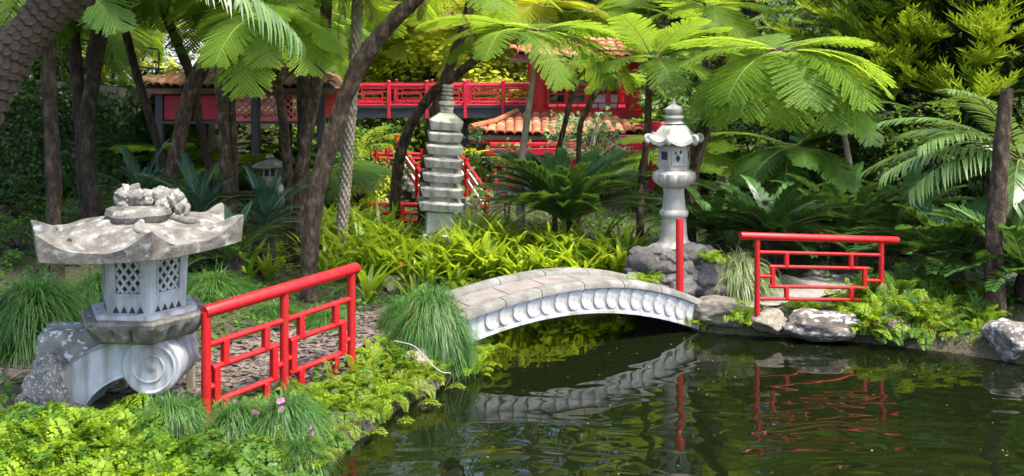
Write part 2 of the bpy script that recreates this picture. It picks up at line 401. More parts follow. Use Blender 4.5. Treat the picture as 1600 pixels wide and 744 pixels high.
# ground
def ground_mat():
    m, nt, N, L, out = new_mat('garden_soil')
    tc = N.new("ShaderNodeTexCoord")
    n1 = N.new("ShaderNodeTexNoise"); n1.inputs['Scale'].default_value = 1.1; n1.inputs['Detail'].default_value = 8; n1.inputs['Roughness'].default_value = 0.7
    n2 = N.new("ShaderNodeTexNoise"); n2.inputs['Scale'].default_value = 26; n2.inputs['Detail'].default_value = 6
    L.new(tc.outputs['Object'], n1.inputs['Vector']); L.new(tc.outputs['Object'], n2.inputs['Vector'])
    r1 = ramp(N, [(0.3, (0.030, 0.022, 0.013)), (0.5, (0.065, 0.052, 0.028)), (0.62, (0.045, 0.075, 0.016)), (0.8, (0.07, 0.11, 0.02))]); L.new(n1.outputs['Fac'], r1.inputs[0])
    r2 = ramp(N, [(0.3, 0.45), (0.7, 1.25)]); L.new(n2.outputs['Fac'], r2.inputs[0])
    mx = N.new("ShaderNodeMix"); mx.data_type = 'RGBA'; mx.blend_type = 'MULTIPLY'; mx.inputs[0].default_value = 1.0
    L.new(r1.outputs[0], mx.inputs[6]); L.new(r2.outputs[0], mx.inputs[7])
    b = N.new("ShaderNodeBsdfPrincipled"); b.inputs['Roughness'].default_value = 0.95
    L.new(mx.outputs[2], b.inputs['Base Color'])
    bp = N.new("ShaderNodeBump"); bp.inputs['Strength'].default_value = 1.0; bp.inputs['Distance'].default_value = 0.05
    L.new(n2.outputs['Fac'], bp.inputs['Height']); L.new(bp.outputs[0], b.inputs['Normal'])
    L.new(b.outputs[0], out.inputs[0])
    return m
M['ground'] = ground_mat()
M['gravel'] = surf_mat('brown_gravel', [(0.3, (0.055, 0.038, 0.03)), (0.5, (0.12, 0.09, 0.074)), (0.7, (0.20, 0.16, 0.135))], scale=24, rough=0.95, bump=1.0, bscale=45, bdist=0.02)
M['chip'] = surf_mat('path_stone_chip', [(0.3, (0.06, 0.043, 0.035)), (0.5, (0.135, 0.105, 0.088)), (0.7, (0.22, 0.185, 0.16))], scale=9, rough=0.95, bump=0.3)
M['slab'] = surf_mat('grey_path_slab', [(0.3, (0.17, 0.155, 0.14)), (0.7, (0.31, 0.29, 0.265))], scale=4, rough=0.9, bump=0.4, bscale=50)

def water_mat():
    m, nt, N, L, out = new_mat('pond_water')
    tc = N.new("ShaderNodeTexCoord")
    mp = N.new("ShaderNodeMapping"); mp.inputs['Scale'].default_value = (0.55, 1.3, 1); mp.inputs['Rotation'].default_value = (0, 0, R(14))
    L.new(tc.outputs['Object'], mp.inputs[0])
    a = N.new("ShaderNodeTexNoise"); a.inputs['Scale'].default_value = 1.5; a.inputs['Detail'].default_value = 1.5; a.inputs['Roughness'].default_value = 0.32; a.inputs['Distortion'].default_value = 1.1
    L.new(mp.outputs[0], a.inputs['Vector'])
    w = N.new("ShaderNodeTexWave"); w.wave_type = 'RINGS'; w.rings_direction = 'SPHERICAL'
    w.inputs['Scale'].default_value = 1.15; w.inputs['Distortion'].default_value = 3.0; w.inputs['Detail'].default_value = 1; w.inputs['Detail Scale'].default_value = 1.0
    m2 = N.new("ShaderNodeMapping"); m2.inputs['Location'].default_value = (-3.2, -7.2, 0)
    L.new(tc.outputs['Object'], m2.inputs[0]); L.new(m2.outputs[0], w.inputs['Vector'])
    ad = N.new("ShaderNodeMath"); ad.operation = 'MULTIPLY_ADD'; ad.inputs[1].default_value = 0.06
    L.new(w.outputs['Fac'], ad.inputs[0]); L.new(a.outputs['Fac'], ad.inputs[2])
    # calm patches: ripples are weaker near the banks and below the bridge
    c = N.new("ShaderNodeTexNoise"); c.inputs['Scale'].default_value = 0.45; c.inputs['Detail'].default_value = 1
    L.new(tc.outputs['Object'], c.inputs['Vector'])
    sp = N.new("ShaderNodeSeparateXYZ"); L.new(tc.outputs['Object'], sp.inputs[0])
    mr = N.new("ShaderNodeMapRange"); mr.inputs[1].default_value = 11.9; mr.inputs[2].default_value = 8.8; mr.inputs[3].default_value = 0.30; mr.inputs[4].default_value = 1.0
    L.new(sp.outputs['Y'], mr.inputs[0])
    cr = N.new("ShaderNodeMapRange"); cr.inputs[1].default_value = 0.35; cr.inputs[2].default_value = 0.65; cr.inputs[3].default_value = 0.45; cr.inputs[4].default_value = 1.15
    L.new(c.outputs['Fac'], cr.inputs[0])
    st = N.new("ShaderNodeMath"); st.operation = 'MULTIPLY'
    L.new(mr.outputs[0], st.inputs[0]); L.new(cr.outputs[0], st.inputs[1])
    s2 = N.new("ShaderNodeMath"); s2.operation = 'MULTIPLY'; s2.inputs[1].default_value = 0.24
    L.new(st.outputs[0], s2.inputs[0])
    bp = N.new("ShaderNodeBump"); bp.inputs['Distance'].default_value = 0.10
    L.new(s2.outputs[0], bp.inputs['Strength']); L.new(ad.outputs[0], bp.inputs['Height'])
    fr = N.new("ShaderNodeFresnel"); fr.inputs['IOR'].default_value = 1.45; L.new(bp.outputs[0], fr.inputs['Normal'])
    gl = N.new("ShaderNodeBsdfGlossy"); gl.inputs['Roughness'].default_value = 0.015; L.new(bp.outputs[0], gl.inputs['Normal'])
    tr = N.new("ShaderNodeBsdfTransparent"); tr.inputs['Color'].default_value = (0.13, 0.15, 0.09, 1)
    df = N.new("ShaderNodeBsdfDiffuse"); df.inputs['Color'].default_value = (0.014, 0.021, 0.006, 1)
    mk = N.new("ShaderNodeMixShader"); mk.inputs[0].default_value = 0.3
    L.new(tr.outputs[0], mk.inputs[1]); L.new(df.outputs[0], mk.inputs[2])
    fm = N.new("ShaderNodeMath"); fm.operation = 'MULTIPLY_ADD'; fm.inputs[1].default_value = 1.0; fm.inputs[2].default_value = 0.0
    L.new(fr.outputs[0], fm.inputs[0])
    mx = N.new("ShaderNodeMixShader")
    L.new(fm.outputs[0], mx.inputs[0]); L.new(mk.outputs[0], mx.inputs[1]); L.new(gl.outputs[0], mx.inputs[2])
    L.new(mx.outputs[0], out.inputs[0])
    return m
M['water'] = water_mat()

# ------------------------------------------------------------------ ground and pond
POND = np.array([(-2.1, 2.0), (-1.95, 6.5), (-1.66, 7.6), (-1.55, 8.3), (-1.36, 9.0), (-1.14, 9.7), (-0.84, 10.3), (-0.62, 10.9),
                 (-0.55, 11.4), (-1.0, 12.3), (-2.0, 13.3), (-2.5, 13.9), (-1.8, 14.3), (-0.4, 14.1), (0.9, 14.0), (1.7, 13.8), (2.02, 13.2),
                 (2.30, 12.66), (2.9, 12.45), (3.7, 12.35), (4.5, 12.0), (5.0, 11.75), (5.6, 11.3), (6.6, 10.6), (7.8, 8.0), (8.0, 2.0)])

def pond_sd(x, y):
    """Signed distance to the pond's edge, positive on land."""
    x = np.asarray(x, float); y = np.asarray(y, float)
    d = np.full(x.shape, 1e9); inside = np.zeros(x.shape, bool)
    n = len(POND)
    for i in range(n):
        ax, ay = POND[i]; bx, by = POND[(i + 1) % n]
        ex, ey = bx - ax, by - ay
        t = np.clip(((x - ax) * ex + (y - ay) * ey) / (ex * ex + ey * ey), 0, 1)
        d = np.minimum(d, np.hypot(x - ax - t * ex, y - ay - t * ey))
        c = ((ay > y) != (by > y)) & (x < (bx - ax) * (y - ay) / (by - ay + 1e-12) + ax)
        inside ^= c
    return np.where(inside, -d, d)

def ground_z(x, y):
    x = np.asarray(x, float); y = np.asarray(y, float)
    d = pond_sd(x, y)
    land = 0.20 + 0.14 * smooth01(d / 2.5)
    land = land + 0.16 * smooth01((y - 10.2) / 2.0) * smooth01((0.5 - x) / 1.0) * smooth01((15 - y) / 2.5) * smooth01((x + 5) / 2)
    land = land + 0.62 * smooth01((-x - 2.8) / 2.6) * smooth01((y - 12) / 4.5)
    land = land + 0.03 * np.maximum(0, y - 15) + 0.02 * np.maximum(0, y - 22) + 0.05 * np.sin(x * 1.7 + y) * np.sin(y * 1.3 - x * .6) * smooth01(d / 1.0)
    land = land + 0.30 * np.maximum(0, y - 34) * smooth01((y - 34) / 8)
    land = np.minimum(land, 34.0)
    z = land * smooth01((d + 0.03) / 0.20)
    return np.where(d < 0, -0.75 * smooth01(-d / 0.7), z)

def gz(x, y): return float(ground_z(np.array([x]), np.array([y]))[0])

xs = np.concatenate([np.linspace(-160, -14, 26)[:-1], np.linspace(-14, -4.5, 40)[:-1], np.linspace(-4.5, 8.5, 150)[:-1], np.linspace(8.5, 18, 30)[:-1], np.linspace(18, 160, 24)])
ys = np.concatenate([np.linspace(-60, 2, 14)[:-1], np.linspace(2, 6.5, 20)[:-1], np.linspace(6.5, 15, 110)[:-1], np.linspace(15, 30, 50)[:-1], np.linspace(30, 70, 40)[:-1], np.linspace(70, 240, 20)])
GX, GY = np.meshgrid(xs, ys)
GZ = ground_z(GX, GY)
nv = GX.size
me = bpy.data.meshes.new('ground')
idx = np.arange(nv).reshape(GX.shape)
F = np.stack([idx[:-1, :-1], idx[:-1, 1:], idx[1:, 1:], idx[1:, :-1]], -1).reshape(-1, 4)
me.vertices.add(nv); me.loops.add(F.size); me.polygons.add(len(F))
me.vertices.foreach_set('co', np.stack([GX, GY, GZ], -1).astype(np.float32).reshape(-1))
me.loops.foreach_set('vertex_index', F.astype(np.int32).reshape(-1))
me.polygons.foreach_set('loop_start', np.arange(0, F.size, 4, dtype=np.int32))
me.polygons.foreach_set('loop_total', np.full(len(F), 4, dtype=np.int32))
me.polygons.foreach_set('use_smooth', np.ones(len(F), bool))
me.materials.append(M['ground']); me.update(calc_edges=True)
tag(link_mesh('ground', me), kind='structure')

b = MB()
b.add([(-4, 1.5, 0), (9.5, 1.5, 0), (9.5, 14.8, 0), (-4, 14.8, 0)], [(0, 1, 2, 3)])
tag(b.build('water', M['water'], smooth=False), kind='structure')

def strip_path(name, pts, width, mat, lift=0.012, m=40):
    c = spline([(p[0], p[1], 0) for p in pts], m)
    b = MB(); k = 7
    for i in range(m):
        t = np.array(c[min(i + 1, m - 1)]) - np.array(c[max(i - 1, 0)]); t /= np.linalg.norm(t)
        nrm = np.array([-t[1], t[0], 0])
        for j in range(k):
            q = c[i] + nrm * width * (j / (k - 1) - 0.5) * (1 + 0.08 * math.sin(i * 1.3 + j))
            b.v.append((q[0], q[1], gz(q[0], q[1]) + lift))
    for i in range(m - 1):
        for j in range(k - 1):
            b.f.append((i * k + j, i * k + k + j, i * k + k + j + 1, i * k + j + 1)[::-1])
    o = b.build(name, mat)
    return tag(o, kind='structure')
LEFT_PATH = [(-8, 10.4), (-5.5, 10.2), (-4.2, 9.95), (-3.1, 9.85), (-2.3, 10.45), (-1.6, 11.2), (-1.1, 11.8)]
strip_path('gravel_path', LEFT_PATH, 1.25, M['gravel'])
strip_path('stone_path', [(2.45, 13.25), (3.1, 13.45), (4.2, 13.75), (5.6, 14.0), (8, 14.2)], 1.0, M['slab'], lift=0.03)

# loose flat chips that make the left path rough
rng = np.random.default_rng(5)
c = np.array(spline([(p[0], p[1], 0) for p in LEFT_PATH], 120))
V = []
for _ in range(4200):
    q = c[rng.integers(30, 119)]
    x = q[0] + rng.uniform(-.6, .6); y = q[1] + rng.uniform(-.6, .6)
    s = rng.uniform(.012, .05); a = rng.uniform(0, PI); z = gz(x, y) + .016 if False else 0
    V.append((x, y, s, a, rng.uniform(-.3, .3), rng.uniform(-.3, .3)))
V = np.array(V)
zz = ground_z(V[:, 0], V[:, 1]) + 0.022
ca, sa = np.cos(V[:, 3]), np.sin(V[:, 3])
Q = []
for (u, v) in ((-1, -.55), (1, -.6), (.85, .6), (-.8, .5)):
    Q.append(np.stack([V[:, 0] + V[:, 2] * (u * ca - v * sa), V[:, 1] + V[:, 2] * (u * sa + v * ca), zz + V[:, 2] * (u * V[:, 4] + v * V[:, 5])], -1))
me = quads_mesh('path_chips', np.stack(Q, 1), M['chip'])
tag(link_mesh('path_chips', me), 'loose brown stone chips strewn over the gravel path', 'gravel', kind='stuff')

# ------------------------------------------------------------------ rocks
def rock_mesh(name, seed, mat, sub=4, flat=0.0, rough=0.22):
    import bmesh
    bm = bmesh.new()
    bmesh.ops.create_icosphere(bm, subdivisions=sub, radius=1.0)
    o = Vector((seed * 13.7, seed * 7.1, seed * 3.3))
    rnd = random.Random(seed)
    planes = [(Vector((rnd.gauss(0, 1), rnd.gauss(0, 1), rnd.gauss(0, .8))).normalized(), rnd.uniform(.62, .92)) for _ in range(9)]
    for v in bm.verts:
        p = v.co.copy()
        for nrm, dd in planes:
            k = p.dot(nrm) - dd
            if k > 0: p -= nrm * k * 0.85
        n1 = mnoise.fractal(p * 1.4 + o, 1.0, 2.0, 4)
        n2 = mnoise.fractal(p * 5.0 + o, 1.0, 2.0, 3)
        p *= 1 + rough * n1 + 0.05 * n2
        v.co = p
    me = bpy.data.meshes.new(name)
    bm.to_mesh(me); bm.free()
    me.materials.append(mat)
    me.polygons.foreach_set('use_smooth', [True] * len(me.polygons))
    return me
ROCKS = {}
for k, mat in (('rock', 'rock'), ('lichen', 'rock_lichen'), ('pale', 'rock_pale'), ('plinth', 'rock_plinth'), ('white', 'stone_weathered')):
    ROCKS[k] = [rock_mesh('rock', i + 1 + 10 * len(ROCKS), M[mat], sub=4 if k != 'plinth' else 3) for i in range(3 if k != 'plinth' else 5)]
def rock(kind, i, loc, size, rz, label, group=None, name='rock', cat='rock'):
    o = link_mesh(name, ROCKS[kind][i % len(ROCKS[kind])], None, loc, (0.1 * math.sin(rz * 3), 0.1 * math.cos(rz * 5), rz), size)
    return tag(o, label, cat, group)

# bank stones: (kind, variant, px, py of centre, Y, size, turn, label)
for a in [
    ('pale', 0, 640, 578, 10.55, (.26, .22, .24), .4, 'pale mossy rock at the water below the white hose'),
    ('pale', 1, 662, 600, 10.35, (.17, .16, .13), 1.4, 'small pale stone at the waterline beside the drooping grass tuft'),
    ('rock', 1, 610, 615, 10.05, (.22, .2, .16), 2.2, 'brown rock at the waterline below the fern-covered left bank'),
    ('rock', 2, 545, 668, 9.25, (.22, .22, .18), .9, 'dark wet rock at the water beside the left red railing'),
    ('rock', 0, 1128, 487, 12.75, (.40, .34, .17), .1, 'long flat brown rock against the right end of the stone bridge'),
    ('pale', 2, 1203, 502, 12.35, (.25, .22, .14), .6, 'small tan rock under the left post of the right railing'),
    ('lichen', 0, 1280, 507, 12.25, (.52, .36, .19), .15, 'broad dark rock with white lichen patches below the right railing'),
    ('rock', 2, 1395, 508, 12.35, (.42, .36, .2), 1.3, 'dark rock half hidden by yellow-green fern on the right bank'),
    ('lichen', 1, 1580, 532, 11.45, (.27, .32, .24), .5, 'rounded lichen boulder at the right edge of the pond'),
    ('lichen', 2, 1458, 492, 12.5, (.16, .16, .1), 2.0, 'small white-topped stone among the fern on the right bank'),
    ('lichen', 0, 1545, 497, 12.4, (.12, .12, .08), 2.6, 'tiny pale stone near the boulder at the right edge'),
    ('pale', 1, 1290, 440, 14.6, (.42, .30, .24), .3, 'large pale rock seen through the right railing'),
    ('pale', 0, 1238, 452, 14.1, (.30, .26, .16), 1.9, 'sandy rock seen low through the right railing'),
    ('pale', 2, 612, 447, 14.45, (.16, .14, .15), .2, 'mossy edging stone of the flower bed beside the bridge end'),
    ('pale', 0, 572, 449, 14.4, (.18, .14, .16), 1.2, 'mossy edging stone of the flower bed behind the far railing post'),
    ('rock', 1, 650, 441, 14.5, (.17, .13, .12), 2.4, 'brown edging stone behind the drooping grass tuft'),
    ('rock', 0, 700, 433, 14.6, (.16, .13, .11), .8, 'brown edging stone nearest the left end of the bridge'),
    ('pale', 1, 860, 425, 14.6, (.17, .13, .10), 1.8, 'edging stone showing just above the bridge crown'),
    ('rock', 2, 925, 428, 14.4, (.18, .15, .11), 2.9, 'brown edging stone between bridge crown and lantern plinth'),
    ('rock', 0, 470, 478, 13.5, (.2, .16, .12), 2.9, 'small brown stone at the foot of the leaning trunk'),
]:
    kind, i, px, py, Y, size, rz, lab = a
    rock(kind, i, P(px, py, Y), size, rz, lab)

# ------------------------------------------------------------------ stone bridge
BA, BB = Vector((-0.69, 11.0, 0)), Vector((2.33, 12.7, 0))
BD = BB - BA
BL = BD.length
bt = BD.normalized(); bn = Vector((-bt.y, bt.x, 0))          # bn points away from the camera
BW = .88
_t = [-.16, .081, .281, .42, .56, .733, .875, 1.0]
_top = [.45, .605, .715, .752, .755, .682, .535, .365]
_tb = [-.16, .0, .117, .332, .45, .56, .79, .975, 1.0]
_bot = [.02, .19, .30, .405, .412, .387, .246, .03, 0.0]
ftop = np.polyfit(_t, _top, 4); fbot = np.polyfit(_tb, _bot, 4)
def btop(t): return float(np.polyval(ftop, t))
def bbot(t): return float(np.polyval(fbot, t))
def bpt(t, w, z): return BA + BD * t + bn * w + Vector((0, 0, z))
bridge = empty('stone_bridge', (BA + BB) / 2, 0, 'low arched white stone bridge with a row of discs along its side', 'bridge')
boff = -Vector(bridge.location)
def local_bridge(b): 
    b.v = [tuple(Vector(p) + boff) for p in b.v]; return b
ts = np.linspace(-.03, 1.0, 48)
b = MB()
for t in ts:
    tp = btop(t) - 0.058
    b.v += [tuple(bpt(t, 0, bbot(t))), tuple(bpt(t, 0, tp)), tuple(bpt(t, BW, tp)), tuple(bpt(t, BW, bbot(t)))]
for i in range(len(ts) - 1):
    k = i * 4
    for j in range(4):
        q = (j + 1) % 4
        b.f.append((k + j, k + q, k + 4 + q, k + 4 + j)[::-1])
b.f.append((0, 1, 2, 3)); n = (len(ts) - 1) * 4; b.f.append((n + 3, n + 2, n + 1, n))
local_bridge(b).build('span', M['bridge_face'], bridge)
# thin raised string course along the foot of the side
b = MB()
for t in ts:
    z = bbot(t)
    b.v += [tuple(bpt(t, -.018, z + .004)), tuple(bpt(t, -.018, z + .035)), tuple(bpt(t, .01, z + .04)), tuple(bpt(t, .01, z + .004))]
for i in range(len(ts) - 1):
    k = i * 4
    for j in range(4):
        q = (j + 1) % 4
        b.f.append((k + j, k + q, k + 4 + q, k + 4 + j)[::-1])
local_bridge(b).build('arch_edge', M['bridge_face'], bridge)
# coping stones on both sides, a joint between each
for side in (0, 1):
    edges = [-.03, .06, .2, .335, .5, .66, .82, 1.005] if side == 0 else [-.03, .02, .12, .3, .48, .66, .84, 1.005]
    for i in range(len(edges) - 1):
        b = MB(); t0, t1 = edges[i] + .0014, edges[i + 1] - .0014
        m = 8; w0, w1 = (-.045, .185) if side == 0 else (BW - .17, BW + .04)
        for t in np.linspace(t0, t1, m):
            z = btop(t)
            nz = lambda w: 0.010 * mnoise.noise(Vector((t * 9, w * 9, side * 5.0)))
            prof = [(w0, z - .062), (w0 + .004, z - .02), (w0 + .03, z + .012 + nz(w0)), ((w0 + w1) / 2, z + .022 + nz(.1)), (w1 - .03, z + .012 + nz(w1)), (w1, z - .02), (w1, z - .062)]
            b.v += [tuple(bpt(t, w, h)) for w, h in prof]
        for r_ in range(m - 1):
            for j in range(7):
                q = (j + 1) % 7
                b.f.append((r_ * 7 + j, r_ * 7 + q, r_ * 7 + 7 + q, r_ * 7 + 7 + j)[::-1])
        b.f.append(tuple(range(7))); b.f.append(tuple(range((m - 1) * 7, m * 7))[::-1])
        local_bridge(b).build('coping_stone', M['bridge_cap'], bridge)
# walking slabs
edges = np.linspace(-.03, 1.0, 8)
for i in range(len(edges) - 1):
    b = MB(); m = 6; t0, t1 = edges[i] + .002, edges[i + 1] - .002
    for t in np.linspace(t0, t1, m):
        z = btop(t) - .04
        b.v += [tuple(bpt(t, .19, z - .03)), tuple(bpt(t, .19, z)), tuple(bpt(t, BW - .175, z)), tuple(bpt(t, BW - .175, z - .03))]
    for r_ in range(m - 1):
        for j in range(4):
            q = (j + 1) % 4
            b.f.append((r_ * 4 + j, r_ * 4 + q, r_ * 4 + 4 + q, r_ * 4 + 4 + j)[::-1])
    b.f.append((0, 1, 2, 3)); b.f.append(tuple(range((m - 1) * 4, m * 4))[::-1])
    local_bridge(b).build('paving_slab', M['bridge_deck'], bridge)
# discs
b = MB()
b.lathe([(.088, -.06), (.096, .0), (.096, .006), (.090, .012), (.0005, .013)], n=28)
disc = b.mesh('disc', M['bridge_face'])
k_px = [760, 781.5, 803, 824.5, 846, 867.5, 888, 908.7, 928, 947.5, 966.5, 985.5, 1004, 1021.8, 1039, 1055.5, 1072]
for px in k_px:
    k = (px + 9 - 800) / 1600.0
    t = (BA.y * k - BA.x) / (BD.x - k * BD.y)
    zt, zb = btop(t) - .066, bbot(t) + .038
    zc = zt * .52 + zb * .48
    h = (zt - zb) * .5
    sl = math.atan2(btop(t + .02) - btop(t - .02), .04 * BL)
    fr = Matrix((bt, Vector((0, 0, 1)), -bn)).transposed().to_4x4()
    m = Matrix.Translation(bpt(t, .0, zc) + boff) @ fr @ Matrix.Rotation(sl, 4, 'Z') @ Matrix.Rotation(R(6), 4, 'Y') @ Matrix.Diagonal((.98, min(1.28, h / .098) * .98, 1, 1))
    o = link_mesh('disc', disc, bridge); o.matrix_local = m

# ------------------------------------------------------------------ red railings
def railing(name, A, B, top_h, panels, hs, dia, over, label, cat='railing', foot=1.0, skew=None):
    """A, B: foot points of the end posts. hs: depth below the top rail of bars A, B, D, E and stub."""
    A = Vector(A); B = Vector(B)
    root = empty(name, A, 0, label, cat)
    D = B - A
    L_ = math.hypot(D.x, D.y); d = Vector((D.x / L_, D.y / L_, 0)); sl = D.z / L_
    def pt(s, h):  # s metres along, h below the top rail's axis
        return d * s + Vector((0, 0, top_h + sl * s - h))
    def part(nm, pts, r, n=12):
        b = MB(); b.tube(pts, r, n); return b.build(nm, M['red'], root, angle=50)
    part('top_rail', [pt(-over[0], 0), pt(-over[0] + .012, 0), pt(L_ + over[1] - .012, 0), pt(L_ + over[1], 0)], [dia * .46, dia * .5, dia * .5, dia * .46], 20)
    step = L_ / panels; pr, br, vr = dia * .36, dia * .24, dia * .30
    for i in range(panels + 1): part('post', [pt(i * step, top_h + .12), pt(i * step, 0)], pr, 14)
    hA, hB, hD, hE, hS = hs
    def upright(s, h0, h1):
        b = MB(); b.box((0, 0, 0), (vr * 1.9, vr * 1.7, abs(h1 - h0)), rz=math.atan2(d.y, d.x), bev=.006)
        c = (pt(s, h0) + pt(s, h1)) / 2
        b.v = [tuple(Vector(p) + c) for p in b.v]; b.build('upright', M['red'], root)
    for i in range(panels):
        s0 = i * step; u = lambda q: s0 + q * step
        part('crossbar', [pt(u(0), hA), pt(u(1), hA)], br)
        part('crossbar', [pt(u(.11) - vr, hB), pt(u(.87) + vr, hB)], br)
        part('crossbar', [pt(u(.11) - vr, hD), pt(u(.87) + vr, hD)], br)
        if hE: part('crossbar', [pt(u(0), hE), pt(u(1 if panels > 1 else .86), hE)], br)
        part('crossbar', [pt(u(0), hS), pt(u(.11), hS)], br)
        part('crossbar', [pt(u(.87), hS + .03), pt(u(1), hS + .03)], br)
        upright(u(.23), hA, hB); upright(u(.75), hA, hB)
        upright(u(.12), hB - .012, hD + .012); upright(u(.86), hB - .012, hD + .012)
        end = hE if hE else top_h + .05
        upright(u(.23), hD, end); upright(u(.75), hD, end)
    return root
lp0, lp1 = P(322, 655, 8.8), P(549, 575, 10.26)
lp0.z = .14; lp1.z = .21
railing('railing', lp0, lp1, 1.03, 2, (.29, .50, .80, None, .66), .115, (.02, .08),
        'near red railing of two fretwork panels beside the big stone lantern')
rp0, rp1 = P(1183, 492, 12.3), P(1377, 480, 12.75)
rp0.z = .29; rp1.z = .17
railing('railing', rp0, rp1, .94, 1, (.19, .36, .60, .75, .48), .092, (.22, .24),
        'red fretwork railing standing alone on the right bank')
bp_ = P(1062, 455, 12.62)
b = MB(); b.tube([(0, 0, 0), (0, 0, .90), (0, 0, .915), (0, 0, .918)], [.047, .047, .043, .02], 18)
tag(b.build('red_post', M['red'], loc=(bp_.x, bp_.y, bp_.z - .02)), 'single upright red post at the right end of the stone bridge', 'post')
pp = P(1338, 456, 14.3)
b = MB(); b.tube([(0, 0, -.05), (0, 0, .62)], .022, 10)
pole = empty('garden_stake', pp, 0, 'thin red stake with a pale top seen through the right railing', 'stake')
b.build('shaft', M['red_deep'], pole)
b = MB(); b.tube([(0, 0, .62), (0, 0, .70)], .03, 10); b.build('cap', M['stone_lantern'], pole)

# white hose hanging over the bank
b = MB(); b.tube(spline([P(618, 533, 10.5), P(645, 540, 10.42), P(662, 556, 10.30), P(678, 573, 10.24), P(692, 582, 10.22), P(703, 583, 10.25), P(704, 590, 10.32), P(696, 604, 10.38)], 48), .006, 8)
tag(b.build('hose', M['hose']), 'thin white hose looping from the bank into the pond', 'hose')

# ------------------------------------------------------------------ near stone lantern
def hexf(th0):
    def f(a):
        q = (a - th0) % (PI / 3) - PI / 6
        return math.cos(PI / 6) / math.cos(q)
    return f
def rough_warp(amp, sc, seed=0):
    o = Vector((seed * 3.1, seed * 5.7, seed))
    def w(p):
        return p + Vector((mnoise.noise(p * sc + o), mnoise.noise(p * sc + o + Vector((9, 0, 0))), mnoise.noise(p * sc + o + Vector((0, 9, 0))))) * amp
    return w
LY = 8.9
lc = P(226, 640, LY); lc.z = 0.0
lan = empty('stone_lantern', (lc.x, lc.y, gz(lc.x, lc.y)), 0, 'big grey stone lantern carried on a curling scroll arm, at the left', 'lantern')
LZ = -lan.location.z
def lz(py): return CAM_Z - (py - HORIZON) / 1600.0 * LY + LZ
TH = R(-4)
hx = hexf(TH)
# roof: hexagonal, hollowed slopes, horned corners
b = MB(); nth, nr = 120, 26
RR = .90; z0 = 1.715 + LZ
def corner(a):
    q = ((a - TH) % (PI / 3)); q = min(q, PI / 3 - q) / (PI / 6)      # 0 at a corner, 1 mid side
    return (1 - q)
rows = []
for i in range(nr):
    r_ = 1.0 - i / (nr - 1) * 0.999
    for j in range(nth):
        a = 2 * PI * j / nth
        c_ = corner(a); horn = c_ ** 3.2
        edge = .085 + .19 * horn
        body = .095 + .155 * (1 - r_ ** 2.2) + 0.035 * c_ ** 6 * math.sin(PI * min(1, r_)) - .03 * math.exp(-((r_ - .84) / .09) ** 2)
        k = smooth01((r_ - .62) / .38)
        z = body * (1 - k) + edge * k + .17 * horn * 0
        rr = RR * r_ * (hx(a) * (1 + .07 * horn * r_ ** 3))
        p = Vector((rr * math.cos(a), rr * math.sin(a), 0))
        nzv = mnoise.fractal(Vector((p.x * 4, p.y * 4, 2.2)), 1, 2, 4) * .022 * (1 - .6 * k)
        b.v.append((p.x, p.y, z0 + z + nzv))
for i in range(nr - 1):
    for j in range(nth):
        q = (j + 1) % nth
        b.f.append((i * nth + j, i * nth + q, (i + 1) * nth + q, (i + 1) * nth + j))
base = len(b.v)
for (rs, dz) in ((.985, 0.0), (.5, .03)):
    for j in range(nth):
        a = 2 * PI * j / nth
        rr = RR * rs * hx(a) * (1 + .05 * corner(a) ** 3.2 * (rs > .9))
        b.v.append((rr * math.cos(a), rr * math.sin(a), z0 + dz + .03 * corner(a) ** 3))
for j in range(nth):
    q = (j + 1) % nth
    b.f.append((j, base + j, base + q, q))
    b.f.append((base + j, base + nth + j, base + nth + q, base + q))
tilt = Matrix.Translation((0, 0, z0)) @ Matrix.Rotation(R(-2.0), 4, 'Y') @ Matrix.Translation((-.06, 0, -z0))
b.warp(lambda p: tilt @ p)
roof = b.build('roof', M['stone_weathered'], lan, angle=32)
# vine-like ridges running down the roof
for a0 in (TH - R(60), TH - R(120), TH, TH - R(180)):
    bb = MB(); pts = []
    for s in np.linspace(.30, .80, 14):
        rr = RR * s * hx(a0 + .12 * math.sin(s * 9)); aa = a0 + .12 * math.sin(s * 9)
        zt = z0 + .105 + .155 * (1 - s ** 2.2)
        pts.append(tilt @ Vector((rr * math.cos(aa), rr * math.sin(aa), zt)))
    bb.tube(pts, [.03 - .012 * abs(q - .4) for q in np.linspace(0, 1, 14)], 10)
    bb.warp(rough_warp(.012, 9, a0))
    bb.build('roof_ridge', M['stone_weathered'], roof)
